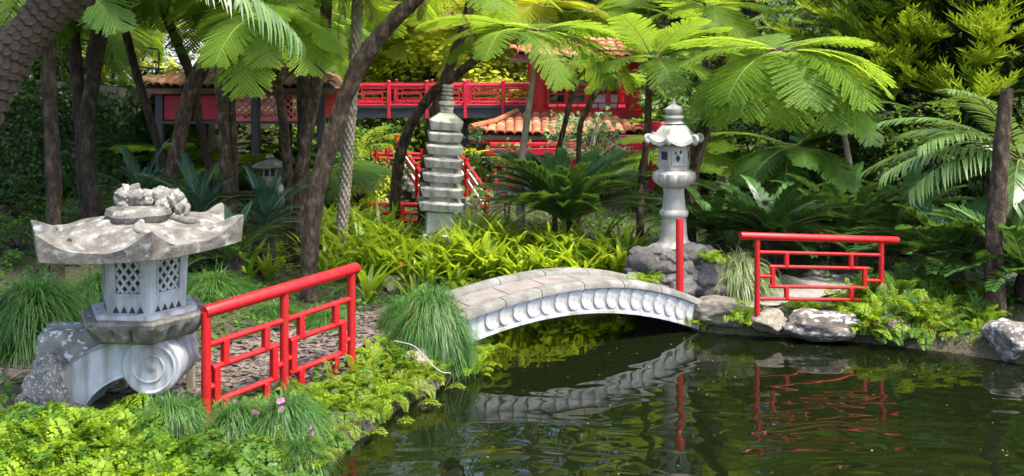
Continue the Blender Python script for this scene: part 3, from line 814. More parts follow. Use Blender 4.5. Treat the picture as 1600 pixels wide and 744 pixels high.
# round cushion and crouching lion on top
cz = z0 + .26
b = MB(); b.lathe([(.20, -.05), (.26, -.02), (.285, .03), (.27, .075), (.22, .10), (.001, .105)], 36, (-.04, -.02, cz)); b.warp(rough_warp(.012, 6, 2))
fin = b.build('cushion', M['stone_weathered'], lan)
def blob(name, c, s, seed, mat, parent, sub=4, amp=.3):
    me_ = rock_mesh(name, seed, mat, sub, rough=amp)
    return link_mesh(name, me_, parent, c, (0, 0, seed), s)
lion = MB()
import bmesh
def lion_mesh():
    bm = bmesh.new()
    parts = [((-.09, -.05, .15), (.115, .10, .095)), ((-.16, -.07, .15), (.06, .06, .06)), ((-.115, -.06, .225), (.035, .03, .03)), ((-.035, -.05, .225), (.03, .03, .03)), ((.05, .02, .12), (.09, .09, .075)),
             ((.17, .04, .14), (.12, .10, .085)), ((.27, .04, .11), (.09, .08, .08)), ((.33, .02, .04), (.06, .06, .08)), ((.20, -.06, .07), (.05, .05, .07)), ((-.12, -.13, .08), (.05, .05, .05))]
    for c_, s in parts:
        r_ = bmesh.ops.create_icosphere(bm, subdivisions=4, radius=1.0)
        for v in r_['verts']:
            p = v.co.copy()
            p = Vector((p.x * s[0], p.y * s[1], p.z * s[2])) + Vector(c_)
            p += v.co * (.028 * mnoise.fractal(p * 16, 1, 2, 3) + .012 * abs(mnoise.noise(p * 38)))
            v.co = p
    me_ = bpy.data.meshes.new('lion'); bm.to_mesh(me_); bm.free()
    me_.materials.append(M['stone_rough'])
    me_.polygons.foreach_set('use_smooth', [True] * len(me_.polygons))
    return me_
o = link_mesh('lion_carving', lion_mesh(), lan, (-.02, 0, cz + .03)); o['label'] = 'rough lichen-covered crouching animal carved on top of the roof'
# light box with lattice windows, slightly wider at the top
bz0, bz1 = 1.21 + LZ, 1.735 + LZ
rb0, rb1 = .365, .395
b = MB(); b.lathe([(rb0 - .05, bz0), (rb1 - .05, bz1)], 120, (0, 0, 0), hx); b.build('chamber_shade_core', M['hollow'], lan)  # solid dark core, the shade behind the lattice put into its colour
for k in range(6):
    a0, a1 = TH + k * PI / 3, TH + (k + 1) * PI / 3
    am = (a0 + a1) / 2
    ap0, ap1 = rb0 * math.cos(PI / 6), rb1 * math.cos(PI / 6)
    H_ = bz1 - bz0
    tdir = Vector((-math.sin(am), math.cos(am), 0)); nd = Vector((math.cos(am), math.sin(am), 0))
    def fp(u, v, o=0.0):      # u -1..1 across the face, v 0..1 up
        ap = ap0 + (ap1 - ap0) * v; hw = (rb0 + (rb1 - rb0) * v) / 2
        return nd * (ap + o) + tdir * (u * hw) + Vector((0, 0, bz0 + v * H_))
    def slabq(b, u0, u1, v0, v1, o0, o1):
        vs = [fp(u0, v0, o0), fp(u1, v0, o0), fp(u1, v1, o0), fp(u0, v1, o0), fp(u0, v0, o1), fp(u1, v0, o1), fp(u1, v1, o1), fp(u0, v1, o1)]
        b.add(vs, [(0, 3, 2, 1), (4, 5, 6, 7), (0, 1, 5, 4), (1, 2, 6, 5), (2, 3, 7, 6), (3, 0, 4, 7)])
    b = MB()
    slabq(b, -.995, -.62, 0, 1, -.055, 0); slabq(b, .62, .995, 0, 1, -.055, 0)
    slabq(b, -.62, .62, 0, .30, -.055, 0.0); slabq(b, -.62, .62, .84, 1, -.055, 0.0)
    wf = b.build('window_frame', M['stone_lantern'], lan, smooth=False)
    b = MB()
    for (u0, u1, v0, v1) in ((-.66, -.58, .27, .87), (.58, .66, .27, .87), (-.58, .58, .27, .31), (-.58, .58, .83, .87)):
        slabq(b, u0, u1, v0, v1, -.02, .008)
    b.build('window_moulding', M['stone_lantern'], wf, smooth=False)
    b = MB()
    for s in (-1, 1):
        for q in np.arange(-1.2, 1.3, .4):
            # diagonal bars clipped to the opening
            pts = []
            for w in np.linspace(-1, 1, 41):
                u = q + w * .62; v = .57 + s * w * .29 * 1.0
                if abs(u) <= .6 and .30 <= v <= .84: pts.append((u, v))
            if len(pts) > 2:
                p0, p1 = fp(*pts[0], -.024 - .004 * (s > 0)), fp(*pts[-1], -.024 - .004 * (s > 0))
                b.bar(p0, p1, .022, .022, up=nd)
    b.build('lattice', M['stone_lantern'], wf, smooth=False)
    # scalloped foot of each side: flat dark patches paint the notch shade
    b = MB()
    for q in (-.72, -.24, .24, .72):
        c_ = fp(q * .8, .06, 0.004)
        b.add([c_ - tdir * .03 - Vector((0, 0, .03)), c_ + tdir * .03 - Vector((0, 0, .03)), c_ + tdir * .012 + Vector((0, 0, .005)), c_ + Vector((0, 0, .028)), c_ - tdir * .012 + Vector((0, 0, .005))], [(0, 1, 2, 3, 4)])
    b.build('notch_shade_patch', M['hollow'], wf, smooth=False)
# platform with carved petals
pz = 1.21 + LZ
b = MB()
b.lathe([(.47, pz - .05), (.47, pz - .005), (.455, pz)], 120, (0, 0, 0), hx)
b.build('step', M['stone_lantern'], lan, angle=30)
b = MB()
prof = [(.36, pz - .25), (.43, pz - .245), (.47, pz - .215), (.525, pz - .13), (.565, pz - .095), (.575, pz - .06), (.56, pz - .04), (.30, pz - .036)]
nseg = 180
def petal(a): 
    q = ((a - TH) % (PI / 3)) / (PI / 3)
    return hx(a)
base = len(b.v)
for (r_, z) in prof:
    for j in range(nseg):
        a = 2 * PI * j / nseg
        q = (a - TH) % (PI / 3) / (PI / 3)
        pet = abs(math.sin(q * PI * 3)) ** .5
        amp = .055 if pz - .23 < z < pz - .10 else 0.0
        rr = (r_ + amp * (pet - .5)) * hx(a)
        b.v.append((rr * math.cos(a), rr * math.sin(a), z))
for i in range(len(prof) - 1):
    for j in range(nseg):
        q = (j + 1) % nseg
        b.f.append((i * nseg + j, i * nseg + q, (i + 1) * nseg + q, (i + 1) * nseg + j))
b.f.append(tuple(range(nseg))[::-1]); b.f.append(tuple(range((len(prof) - 1) * nseg, len(prof) * nseg)))
b.warp(rough_warp(.006, 11, 4))
plat = b.build('platform', M['stone_weathered'], lan, angle=34)
# scroll arm: profile in the XZ plane, extruded front to back
sc = 1600.0 / 8.75
def ax(px): return (px - 226) / sc
def az(py): return CAM_Z - (py - HORIZON) / sc + LZ
top = [(252, 522), (225, 524), (198, 530), (170, 539), (148, 549), (128, 560), (112, 574), (98, 592), (86, 615), (72, 650), (62, 690)]
bot = [(136, 690), (140, 650), (150, 628), (163, 611), (180, 598), (200, 588), (220, 583), (252, 583)]
tp = spline([(x, y, 0) for x, y in top], 30); bo = spline([(x, y, 0) for x, y in bot], 30)
outline = [(ax(p[0]), az(p[1])) for p in tp] + [(ax(p[0]), az(p[1])) for p in bo]
def extrude(outline, y0, y1, bev=.02):
    b = MB(); n = len(outline)
    cx = sum(p[0] for p in outline) / n; cz_ = sum(p[1] for p in outline) / n
    rings = []
    for (y, ins) in ((y0, bev), (y0 + bev, 0), (y1 - bev, 0), (y1, bev)):
        for i, (x, z) in enumerate(outline):
            px_, pz_ = outline[i - 1]; qx, qz = outline[(i + 1) % n]
            t = Vector((qx - px_, qz - pz_)); 
            if t.length > 1e-6: t.normalize()
            nx, nz_ = -t.y, t.x
            b.v.append((x + nx * ins * -1, y, z + nz_ * ins * -1) if ins else (x, y, z))
    for k in range(3):
        for i in range(n):
            j = (i + 1) % n
            b.f.append((k * n + i, k * n + j, (k + 1) * n + j, (k + 1) * n + i))
    b.f.append(tuple(range(n))[::-1]); b.f.append(tuple(range(3 * n, 4 * n)))
    return b
b = extrude(outline, -.20, .24, -.02)
arm = b.build('scroll_arm', M['stone_lantern'], lan, angle=30)
b = MB()
b.lathe([(.235, -.27), (.25, -.255), (.25, .24), (.235, .255)], 64)
rot = Matrix.Rotation(R(90), 4, 'X')
cs = Vector((ax(252), 0, az(567)))
b.warp(lambda p: (rot @ p) + cs)
scroll = b.build('scroll', M['stone_lantern'], arm, angle=30)
b = MB(); pts = []
for q in np.linspace(0.15, 1, 110):
    a = -q * 2 * PI * 2.5 + R(80); rr = .225 * q
    pts.append(cs + Vector((rr * math.cos(a), -.256, rr * math.sin(a))))
b.tube(pts, [.004 + .011 * q for q in np.linspace(.3, 1, 110)], 8)
b.build('spiral_carving', M['stone_lantern'], scroll)
b = MB(); b.lathe([(.045, -.02), (.045, .01), (.03, .02), (.001, .022)], 20); b.warp(lambda p: (rot @ p) + cs + Vector((0, -.255, 0)))
b.build('boss', M['stone_lantern'], scroll)
# rough rock foot and the squared block behind the arm
o = blob('rock_foot', (ax(88), .02, az(628)), (.31, .34, .40), 41, M['stone_rough'], lan, 5, .26)
b = MB(); b.box((ax(105), .20, az(575)), (.62, .42, .52), rz=.1, bev=.04); 
b.warp(rough_warp(.05, 4, 8)); b.build('base_block', M['stone_rough'], lan, angle=50)
o = blob('rock_foot', (ax(110), -.16, az(652)), (.36, .26, .15), 43, M['stone_weathered'], lan, 4, .2)
# wooden stakes under the scroll
for (px, p0, p1, dy) in ((298, 515, 598, .62), (193, 590, 622, .5), (222, 588, 620, .55)):
    q0 = P(px, p1, LY + dy); q1 = P(px, p0, LY + dy)
    b = MB(); b.box((0, 0, (q1.z - q0.z) / 2 - .05), (.075, .06, q1.z - q0.z + .1), bev=.008)
    tag(b.build('wooden_stake', M['old_wood'], loc=q0), {298: 'tall weathered wooden stake between scroll lantern and red railing', 193: 'short wooden stake under the scroll arm, left of the pair', 222: 'short wooden stake under the scroll arm, right of the pair'}[px], 'stake')

# ------------------------------------------------------------------ tall pale lantern on the stone plinth
RY = 13.8
rc = P(1053, 383, RY)
rl = empty('stone_lantern', (rc.x, rc.y, rc.z), 0, 'tall pale stone lantern with curled roof standing on a rock plinth', 'lantern')
def rz_(py): return CAM_Z - (py - HORIZON) / 1600.0 * RY - rc.z
h2 = hexf(R(10))
b = MB(); b.lathe([(.27, rz_(390)), (.27, rz_(384)), (.24, rz_(380)), (.19, rz_(375)), (.175, rz_(365)), (.16, rz_(340)), (.185, rz_(337)), (.195, rz_(333)), (.185, rz_(329)), (.155, rz_(326)), (.14, rz_(300)), (.15, rz_(292))], 40)
b.warp(rough_warp(.006, 8, 1)); b.build('column', M['stone_pale'], rl)
b = MB()
prof = [(.14, rz_(294)), (.21, rz_(290)), (.285, rz_(283)), (.305, rz_(277)), (.30, rz_(270)), (.24, rz_(266)), (.18, rz_(265))]
for (r_, z) in prof:
    for j in range(96):
        a = 2 * PI * j / 96
        pet = abs(math.sin(a * 6)) ** .6
        rr = r_ * (.93 + .09 * pet if .23 < r_ and z < rz_(266) else 1.0) * (h2(a) * .5 + .5)
        b.v.append((rr * math.cos(a), rr * math.sin(a), z))
for i in range(len(prof) - 1):
    for j in range(96):
        q = (j + 1) % 96; b.f.append((i * 96 + j, i * 96 + q, i * 96 + 96 + q, i * 96 + 96 + j))
b.f.append(tuple(range(96))[::-1]); b.f.append(tuple(range((len(prof) - 1) * 96, len(prof) * 96)))
b.build('lotus_platform', M['stone_pale'], rl, angle=50)
b = MB(); b.lathe([(.215, rz_(265)), (.22, rz_(222))], 96, shape=h2)
lb = b.build('light_box', M['stone_pale'], rl, angle=30)
for k in range(6):
    am = R(10) + (k + .5) * PI / 3; ap = .219 * math.cos(PI / 6)
    nd = Vector((math.cos(am), math.sin(am), 0)); td = Vector((-nd.y, nd.x, 0))
    b = MB(); zc = (rz_(254) + rz_(230)) / 2
    def slab2(u, z, w, h, o0, o1):
        b.box(nd * (ap + (o0 + o1) / 2) + td * u + Vector((0, 0, z)), (o1 - o0, w, h), rz=am)
    for u in (-.085, .085): slab2(u, zc, .022, .25, -.01, .012)
    for z in (-.115, .115): slab2(0, zc + z, .15, .022, -.01, .012)
    b.build('window_moulding', M['stone_pale'], lb, smooth=False)
    b = MB()
    if k % 2 == 1:
        b.box(nd * (ap + .002) + Vector((0, 0, zc)), (.006, .10, .11), rz=am)
        b.build('window_shade_plate', M['hollow'], lb, smooth=False)  # dark plate on the face paints the shade of an opening
    else:                    # carved bird-like leaf shape in relief
        for q, (u, z, w, h) in enumerate(((-.01, -.03, .07, .11), (.03, .05, .035, .06), (-.04, .04, .03, .05))):
            c_ = nd * (ap + .004) + td * u + Vector((0, 0, zc + z))
            b.add([c_ - td * w / 2, c_ - Vector((0, 0, h / 2)) + nd * .004, c_ + td * w / 2, c_ + Vector((0, 0, h / 2)) + nd * .004], [(0, 1, 2, 3)])
        b.build('carved_relief', M['stone_lantern'] if k != 4 else M['hollow'], lb, smooth=False)  # front relief takes the dark shade fill
b = MB(); nth = 144; prof = [(1.0, .0), (.98, .05), (.84, .07), (.74, .12), (.64, .19), (.52, .235), (.40, .25), (.25, .255)]
zr = rz_(224)
prof = [(.55, -.01), (.9, -.012)] + prof
for (r_, z) in prof:
    for j in range(nth):
        a = 2 * PI * j / nth
        q = ((a - R(10)) % (PI / 3)); q = 1 - min(q, PI / 3 - q) / (PI / 6); horn = q ** 3
        k = smooth01((r_ - .6) / .4)
        rr = .34 * r_ * (h2(a) * .7 + .3) * (1 + .13 * horn * k)
        b.v.append((rr * math.cos(a), rr * math.sin(a), zr + z + .075 * horn * k - .02 * (1 - q) * k))
for i in range(len(prof) - 1):
    for j in range(nth):
        q = (j + 1) % nth; b.f.append((i * nth + j, i * nth + q, (i + 1) * nth + q, (i + 1) * nth + j))
b.f.append(tuple(range(nth))[::-1]); b.f.append(tuple(range((len(prof) - 1) * nth, len(prof) * nth)))
roof2 = b.build('roof', M['stone_pale'], rl, angle=45)
for k in range(6):             # curled corner scrolls
    a = R(10) + k * PI / 3
    b = MB(); d_ = Vector((math.cos(a), math.sin(a), 0)); pts = []
    for q in np.linspace(0, 1, 18):
        an = -PI / 2 + q * 1.6 * PI; rr = .052 * (1 - .45 * q)
        pts.append(d_ * (.355 + rr * math.cos(an)) + Vector((0, 0, zr + .075 + rr * math.sin(an))))
    b.tube(pts, [.032 * (1 - .35 * q) for q in np.linspace(0, 1, 18)], 10)
    b.build('corner_scroll', M['stone_pale'], roof2)
b = MB(); b.lathe([(.14, rz_(193)), (.115, rz_(190)), (.11, rz_(187)), (.135, rz_(184)), (.13, rz_(181)), (.085, rz_(180)), (.10, rz_(178)), (.122, rz_(174)), (.118, rz_(170)), (.075, rz_(166)), (.03, rz_(163)), (.018, rz_(159)), (.004, rz_(154))], 32)
b.build('finial', M['stone_pale'], rl)
# plinth of rough stones
pl = empty('rock_plinth', P(1055, 455, 13.6), 0, 'dark rough rock plinth under the tall pale lantern', 'plinth')
po = Vector(pl.location)
rnd = random.Random(8)
spots = []
for row, (py, n, x0, x1, s) in enumerate(((452, 9, 985, 1130, .13), (436, 10, 981, 1130, .12), (420, 10, 981, 1126, .12), (405, 9, 983, 1120, .115), (394, 8, 986, 1112, .10))):
    for i in range(n):
        px = x0 + (x1 - x0) * (i + .5 + rnd.uniform(-.22, .22)) / n
        spots.append((px, py + rnd.uniform(-4, 4), 13.30 + .05 * row + rnd.uniform(-.06, .06), s * rnd.uniform(.8, 1.25)))
for px, py, Y, s in spots:
    o = link_mesh('stone', ROCKS['plinth'][rnd.randrange(5)], pl, P(px, py, Y) - po, (rnd.uniform(-.4, .4), rnd.uniform(-.4, .4), rnd.uniform(0, 6)), (s * 1.15, s, s * .85))
o = link_mesh('core_rock', ROCKS['plinth'][1], pl, P(1050, 425, 13.85) - po, (0, 0, .4), (.62, .42, .36))
o = link_mesh('boulder', ROCKS['plinth'][2], pl, P(1108, 432, 13.35) - po, (.2, .1, 1.0), (.21, .18, .19))
o = link_mesh('boulder', ROCKS['plinth'][0], pl, P(1003, 415, 13.4) - po, (.2, .1, 2.0), (.24, .2, .25))
b = MB(); b.lathe([(.40, -.08), (.39, -.02), (.36, .02), (.26, .035)], 40, (0, 0, rz_(391) + rc.z - po.z)); b.warp(rough_warp(.03, 5, 3))
b.warp(lambda p: p + Vector((rc.x - po.x, rc.y - po.y, 0)))
b.build('top_slab', M['stone_pagoda'], pl, angle=50)

# ------------------------------------------------------------------ seven-tiered stone pagoda
GY_ = 15.5
pc = P(684, 378, GY_)
pg = empty('stone_pagoda', pc, 0, 'leaning seven-tiered grey stone pagoda rising from the strap-leaf bed', 'pagoda')
pg.rotation_euler = (0, R(3.8), R(7))
def pz_(py): return CAM_Z - (py - HORIZON) / 1600.0 * GY_ - pc.z
def tier(name, w0, z0_, w1, z1_, w2, z2_, seed, mat='stone_pagoda'):
    b = MB(); n = 8
    for (w, z) in ((w0 * .97, z0_), (w0, z0_ + .015), (w1, z1_), (w1 * .97, z1_ + .012), (w2, z2_)):
        ring = []
        for s in range(4):
            for i in range(n):
                u = -1 + 2 * i / n
                ring.append([(u, -1), (1, u), (-u, 1), (-1, -u)][s])
        for (u, v) in ring:
            lift = .022 * (max(abs(u), abs(v)) > .99) * ((abs(u * v)) ** 4) if z >= z1_ - .001 and w > w2 else 0
            b.v.append((u * w / 2, v * w / 2, z + lift))
    for i in range(4):
        for j in range(4 * n):
            q = (j + 1) % (4 * n); b.f.append((i * 4 * n + j, i * 4 * n + q, (i + 1) * 4 * n + q, (i + 1) * 4 * n + j))
    b.f.append(tuple(range(4 * n))[::-1]); b.f.append(tuple(range(16 * n, 20 * n)))
    b.warp(rough_warp(.014, 7, seed)); b.build(name, M[mat], pg, angle=42)
b = MB(); b.box((0, 0, pz_(372)), (.50, .50, .16), bev=.02); b.warp(rough_warp(.012, 6, 1)); b.build('pedestal', M['stone_pagoda'], pg)
b = MB(); b.box((0, 0, (pz_(366) + pz_(330)) / 2), (.40, .40, pz_(328) - pz_(366)), bev=.015); body = b.build('base_block', M['stone_pale'], pg)
b = MB()
pts = [Vector((.02 + .13 * math.cos(a), -.204, (pz_(350) + pz_(346)) / 2 + .0 + .13 * math.sin(a))) for a in np.linspace(-2.2, 2.2, 24)]
b.tube(pts, .010, 6); b.build('ring_carving', M['stone_pagoda'], body)
for i, (py, w) in enumerate(((320, .67), (298, .645), (275.5, .615), (253, .59), (232.5, .55), (213, .52))):
    tier('roof_tier', w * .90, pz_(py + 7), w, pz_(py - 4), w * .62, pz_(py - 9), i)
    b = MB(); b.box((0, 0, pz_(py - 11)), (w * .56, w * .56, .09), bev=.01); b.build('neck_block', M['stone_pagoda'], pg)
tier('roof_tier', .45, pz_(202), .50, pz_(190), .21, pz_(176), 9)
b = MB(); b.box((0, 0, pz_(172)), (.19, .19, .10), bev=.02); b.build('neck_block', M['stone_pagoda'], pg)
b = MB(); b.lathe([(r_ * 1.25, z_) for r_, z_ in [(.09, pz_(169)), (.085, pz_(166)), (.105, pz_(163)), (.10, pz_(159)), (.06, pz_(157)), (.058, pz_(155)), (.078, pz_(154)), (.078, pz_(151)), (.055, pz_(150)), (.055, pz_(148.5)), (.074, pz_(147.5)), (.074, pz_(145)), (.052, pz_(144)), (.052, pz_(142.5)), (.07, pz_(141.5)), (.07, pz_(139)), (.055, pz_(138)), (.07, pz_(136)), (.07, pz_(133)), (.05, pz_(132))]], 24)
b.build('spire', M['stone_pagoda'], pg, angle=35)

# small far lantern by the kiosk
sy = 16.5
s0 = P(424, 308, sy)
sl_ = empty('stone_lantern', s0, 0, 'small old stone lantern on a curved leg beneath the red kiosk', 'lantern')
def sz(py): return CAM_Z - (py - HORIZON) / 1600.0 * sy - s0.z
h4 = hexf(R(45)); sq = lambda a: 1 / max(abs(math.cos(a)), abs(math.sin(a)))
b = MB(); b.lathe([(.13, sz(285)), (.14, sz(277))], 64, (0, 0, 0), sq); b.build('platform', M['stone_pagoda'], sl_, angle=30)
b = MB(); b.lathe([(.105, sz(277)), (.105, sz(262))], 64, (0, 0, 0), sq); lb = b.build('light_box', M['stone_pale'], sl_, angle=30)
for u in (-.05, .05):
    b = MB(); b.box((u, -.106, sz(269)), (.07, .008, .11)); b.build('window_shade_plate', M['hollow'], lb, smooth=False)  # dark plates painted as shaded openings
b = MB(); b.lathe([(.30, sz(262)), (.32, sz(260)), (.22, sz(254)), (.08, sz(250)), (.05, sz(248))], 32); b.warp(rough_warp(.01, 7)); b.build('roof', M['stone_weathered'], sl_)
b = MB(); b.lathe([(.05, 0), (.075, .03), (.05, .07), (.005, .09)], 16, (-.02, 0, sz(249))); b.build('finial', M['stone_weathered'], sl_)
b = MB(); b.tube(spline([(-.16, 0, sz(290)), (0, 0, sz(287)), (.12, 0, sz(293)), (.17, 0, sz(305)), (.17, 0, sz(325))], 16), .075, 10); b.build('curved_leg', M['stone_pagoda'], sl_)
o = blob('foot_rock', (.25, -.05, sz(314)), (.14, .12, .13), 51, M['stone_pagoda'], sl_, 3)
# stone bollard far right of the tall lantern
q = P(1129, 296, 18.0)
b = MB(); b.lathe([(.12, 0), (.115, .02), (.10, .2), (.105, .34), (.12, .36), (.12, .39), (.06, .41)], 20); b.warp(rough_warp(.01, 8))
tag(b.build('stone_post', M['stone_weathered'], loc=q), 'short pale round stone post among leaves behind the tall lantern', 'post')

# ------------------------------------------------------------------ red footbridge in the back
WY = 25.0
def W(px, py, dy=0.0): return P(px, py, WY + dy)
fb = empty('red_footbridge', W(700, 184), 0, 'red railed footbridge on a dark beam crossing behind the pagoda', 'footbridge')
fo = Vector(fb.location)
def fpart(name, b, mat, parent=fb, off=fo, **kw):
    b.v = [tuple(Vector(p) - off) for p in b.v]
    return b.build(name, mat, parent, **kw)
z = lambda py: CAM_Z - (py - HORIZON) / 1600.0 * WY
xx = lambda px: (px - 800.0) / 1600.0 * WY
x0, x1 = xx(455), xx(846)
for dy in (0, 1.6):
    b = MB(); b.box(((x0 + x1) / 2, WY + dy, (z(170) + z(184)) / 2), (x1 - x0, .12, z(170) - z(184))); fpart('beam', b, M['black_metal'], smooth=False)
    b = MB(); b.box(((x0 + x1) / 2, WY + dy - .01, z(169) + .015), (x1 - x0, .18, .035)); fpart('beam_flange', b, M['black_metal'], smooth=False)
n = 24
for i in range(n):
    b = MB(); w = (x1 - x0) / n
    b.box((x0 + w * (i + .5), WY + .8, z(168)), (w * .94, 1.5, .05)); fpart('deck_plank', b, M['dark_wood'], smooth=False)
for dy in (-.03, 1.63):
    posts = [470, 540, 608, 667, 727, 786, 838]
    for i, px in enumerate(posts):
        b = MB(); b.box((xx(px), WY + dy - .03, (z(185) + z(129)) / 2), (.085, .085, z(129) - z(185)), bev=.01)
        b.lathe([(.03, 0), (.055, .03), (.03, .06)], 10, (xx(px), WY + dy - .03, z(129)))
        fpart('post', b, M['red_old'])
    b = MB(); b.box((x0 / 2 + x1 / 2, WY + dy, z(133)), (x1 - x0, .07, .055), bev=.01); fpart('hand_rail', b, M['red_old'])
    b = MB(); b.box((x0 / 2 + x1 / 2, WY + dy, z(164)), (x1 - x0, .05, .05), bev=.01); fpart('foot_rail', b, M['red_old'])
    for i in range(len(posts) - 1):
        a, c = xx(posts[i]) + .04, xx(posts[i + 1]) - .04; w = c - a
        for (py, u0, u1) in ((138, 0, 1), (146, .1, .88), (157, .1, .9)):
            b = MB(); b.box((a + w * (u0 + u1) / 2, WY + dy, z(py)), (w * (u1 - u0), .03, .035)); fpart('slat', b, M['red_old'], smooth=False)
        for (u, p0, p1) in ((.12, 138, 157), (.88, 146, 164), (.5, 133, 138), (.3, 157, 164)):
            b = MB(); b.box((a + w * u, WY + dy, (z(p0) + z(p1)) / 2), (.035, .028, z(p0) - z(p1))); fpart('fret_upright', b, M['red_old'], smooth=False)
for px in (480, 566, 726):
    b = MB(); b.box((xx(px), WY + .8, (z(184) + gz(xx(px), WY + .8)) / 2), (.14, .14, z(184) - gz(xx(px), WY + .8) + .2)); fpart('support', b, M['black_metal'], smooth=False)

# ------------------------------------------------------------------ red pavilion with tiled roofs
pv = empty('red_pavilion', W(910, 300), 0, 'red timber pavilion with orange tiled roofs and a railed upper floor', 'pavilion')
po_ = Vector(pv.location)
def ppart(name, b, mat, parent=pv, **kw):
    b.v = [tuple(Vector(p) - po_) for p in b.v]
    return b.build(name, mat, parent, **kw)
# upper floor
for (px, dy, p0, p1, r_) in ((844, 0, 93, 176, .185), (990, 0, 90, 178, .185), (838, 2.6, 85, 170, .16), (994, 2.6, 85, 170, .16)):
    b = MB(); q0, q1 = W(px, p1), W(px, p0)
    b.tube([(q0.x, WY + dy, q0.z), (q1.x, WY + dy, q1.z)], r_, 20); ppart('pillar', b, M['red'])
b = MB(); b.box((xx(917), WY, z(96)), (xx(1000) - xx(834), .22, .2), bev=.02); ppart('lintel', b, M['red_deep'])
b = MB(); b.box((xx(917), WY + 2.6, z(96)), (xx(1000) - xx(834), .22, .2), bev=.02); ppart('lintel', b, M['red_deep'])
b = MB(); b.box((xx(917), WY + 1.3, z(174)), (xx(1003) - xx(832), 2.9, .12), bev=.02); ppart('upper_floor', b, M['red_deep'])
b = MB(); b.box((xx(917), WY - .17, z(177)), (xx(1003) - xx(832), .04, .20), bev=.01); ppart('floor_edge', b, M['red'])
for (px) in (855, 886, 918, 950, 979):
    b = MB(); b.box((xx(px), WY - .06, (z(131) + z(173)) / 2), (.075, .075, z(131) - z(173)), bev=.01); ppart('baluster', b, M['red'])
for py in (134, 139, 170):
    b = MB(); b.box((xx(917), WY - .06, z(py)), (xx(985) - xx(850), .05, .045), bev=.008); ppart('rail', b, M['red'])
for i, (a, c) in enumerate(((855, 886), (886, 918), (918, 950), (950, 979))):
    for (py, u0, u1) in ((147, .1, .9), (161, .1, .9)):
        b = MB(); xa, xc = xx(a), xx(c); b.box((xa + (xc - xa) * (u0 + u1) / 2, WY - .06, z(py)), ((xc - xa) * (u1 - u0), .03, .035)); ppart('fret_bar', b, M['red'], smooth=False)
    for (u, p0, p1) in ((.1, 147, 161), (.9, 147, 161), (.5, 139, 147), (.5, 161, 170)):
        b = MB(); xa, xc = xx(a), xx(c); b.box((xa + (xc - xa) * u, WY - .06, (z(p0) + z(p1)) / 2), (.035, .028, z(p0) - z(p1))); ppart('fret_upright', b, M['red'], smooth=False)

def tiled_roof(name, parent, ppart_, xa, xb, y_eave, z_eave, y_top, z_top, cols, rows, mat, curl=0.0, inset=0.0, under=True, sharedname='roof_tile', lift_ends=0.0):
    """A single tiled slope: every tile an arched piece of its own."""
    slope = math.hypot(y_top - y_eave, z_top - z_eave); ang = math.atan2(z_top - z_eave, y_top - y_eave)
    w = (xb - xa) / cols; l = slope / rows
    tb = MB(); n_ = 7
    for yy in (-.08, 1.05):
        for j in range(n_):
            a = PI * j / (n_ - 1)
            tb.v.append((math.cos(a) * w * .52 * (1.04 if yy < 0 else .92), yy * l, math.sin(a) * w * .36 * (1.1 if yy < 0 else .9)))
        for j in range(n_):
            a = PI * j / (n_ - 1)
            tb.v.append((math.cos(a) * w * .42, yy * l, math.sin(a) * w * .25))
    m2 = 2 * n_
    for j in range(n_ - 1):
        tb.f += [(j, j + 1, m2 + j + 1, m2 + j)[::-1], (n_ + j, n_ + j + 1, m2 + n_ + j + 1, m2 + n_ + j), (j, j + 1, n_ + j + 1, n_ + j)]
    tile = tb.mesh(sharedname, mat)
    b = MB(); 
    vs = [(xa, y_eave, z_eave - .03), (xb, y_eave, z_eave - .03), (xb - inset, y_top, z_top - .03), (xa + inset, y_top, z_top - .03)]
    vs += [(p[0], p[1], p[2] - .09) for p in vs]
    b.add(vs, [(0, 1, 2, 3), (7, 6, 5, 4), (0, 4, 5, 1), (1, 5, 6, 2), (2, 6, 7, 3), (3, 7, 4, 0)])
    slab = ppart_(name, b, M['dark_wood'], parent, smooth=False)
    off = po_ if parent is pv else Vector(parent.location)
    for i in range(cols):
        for j in range(rows):
            s = j / rows
            ins = inset * (j + .5) / rows
            cx = xa + w * (i + .5)
            if cx < xa + ins or cx > xb - ins: continue
            dip = -curl * math.sin(PI * s) 
            e = abs((i + .5) / cols * 2 - 1) ** 4 * lift_ends * (1 - s)
            o = link_mesh(sharedname, tile, slab, Vector((cx, y_eave + (y_top - y_eave) * s, z_eave + (z_top - z_eave) * s + dip + e)) - off, (ang + random.uniform(-.02, .02), 0, random.uniform(-.015, .015)))
    return slab
random.seed(3)
# lower roof, upper roof
tiled_roof('lower_roof', pv, ppart, xx(736), xx(1005), WY - 1.7, 1.70, WY - .25, 2.10, 20, 6, M['tile'], .05, 0.9, lift_ends=.12)
b = MB(); b.box((xx(868), WY - 1.60, 1.56), (xx(1000) - xx(742), .06, .16)); ppart('fascia', b, M['red_deep'], smooth=False)
for i in range(9):
    b = MB(); b.box((xx(752 + i * 29), WY - 1.0, 1.60), (.08, 1.2, .09)); ppart('rafter', b, M['dark_wood'], smooth=False)
b = MB(); b.tube([(xx(740), WY - 1.72, 1.86), (xx(775), WY - 1.0, 1.96), (xx(808), WY - .3, 2.16)], [.08, .07, .07], 10); ppart('hip_ridge', b, M['tile'])
tiled_roof('upper_roof', pv, ppart, xx(795), xx(1030), WY - 1.1, z(90), WY + 1.2, z(58), 18, 6, M['tile'], .06, 0.7, lift_ends=.2)
tiled_roof('side_roof', pv, ppart, xx(1000), xx(1042), WY - 3.2, z(214) + .28, WY - 2.2, z(196) + .18, 4, 4, M['tile'], .02)
b = MB(); b.box((xx(912), WY - .95, z(98) + .12), (xx(1020) - xx(800), .08, .14)); ppart('fascia', b, M['red_deep'], smooth=False)
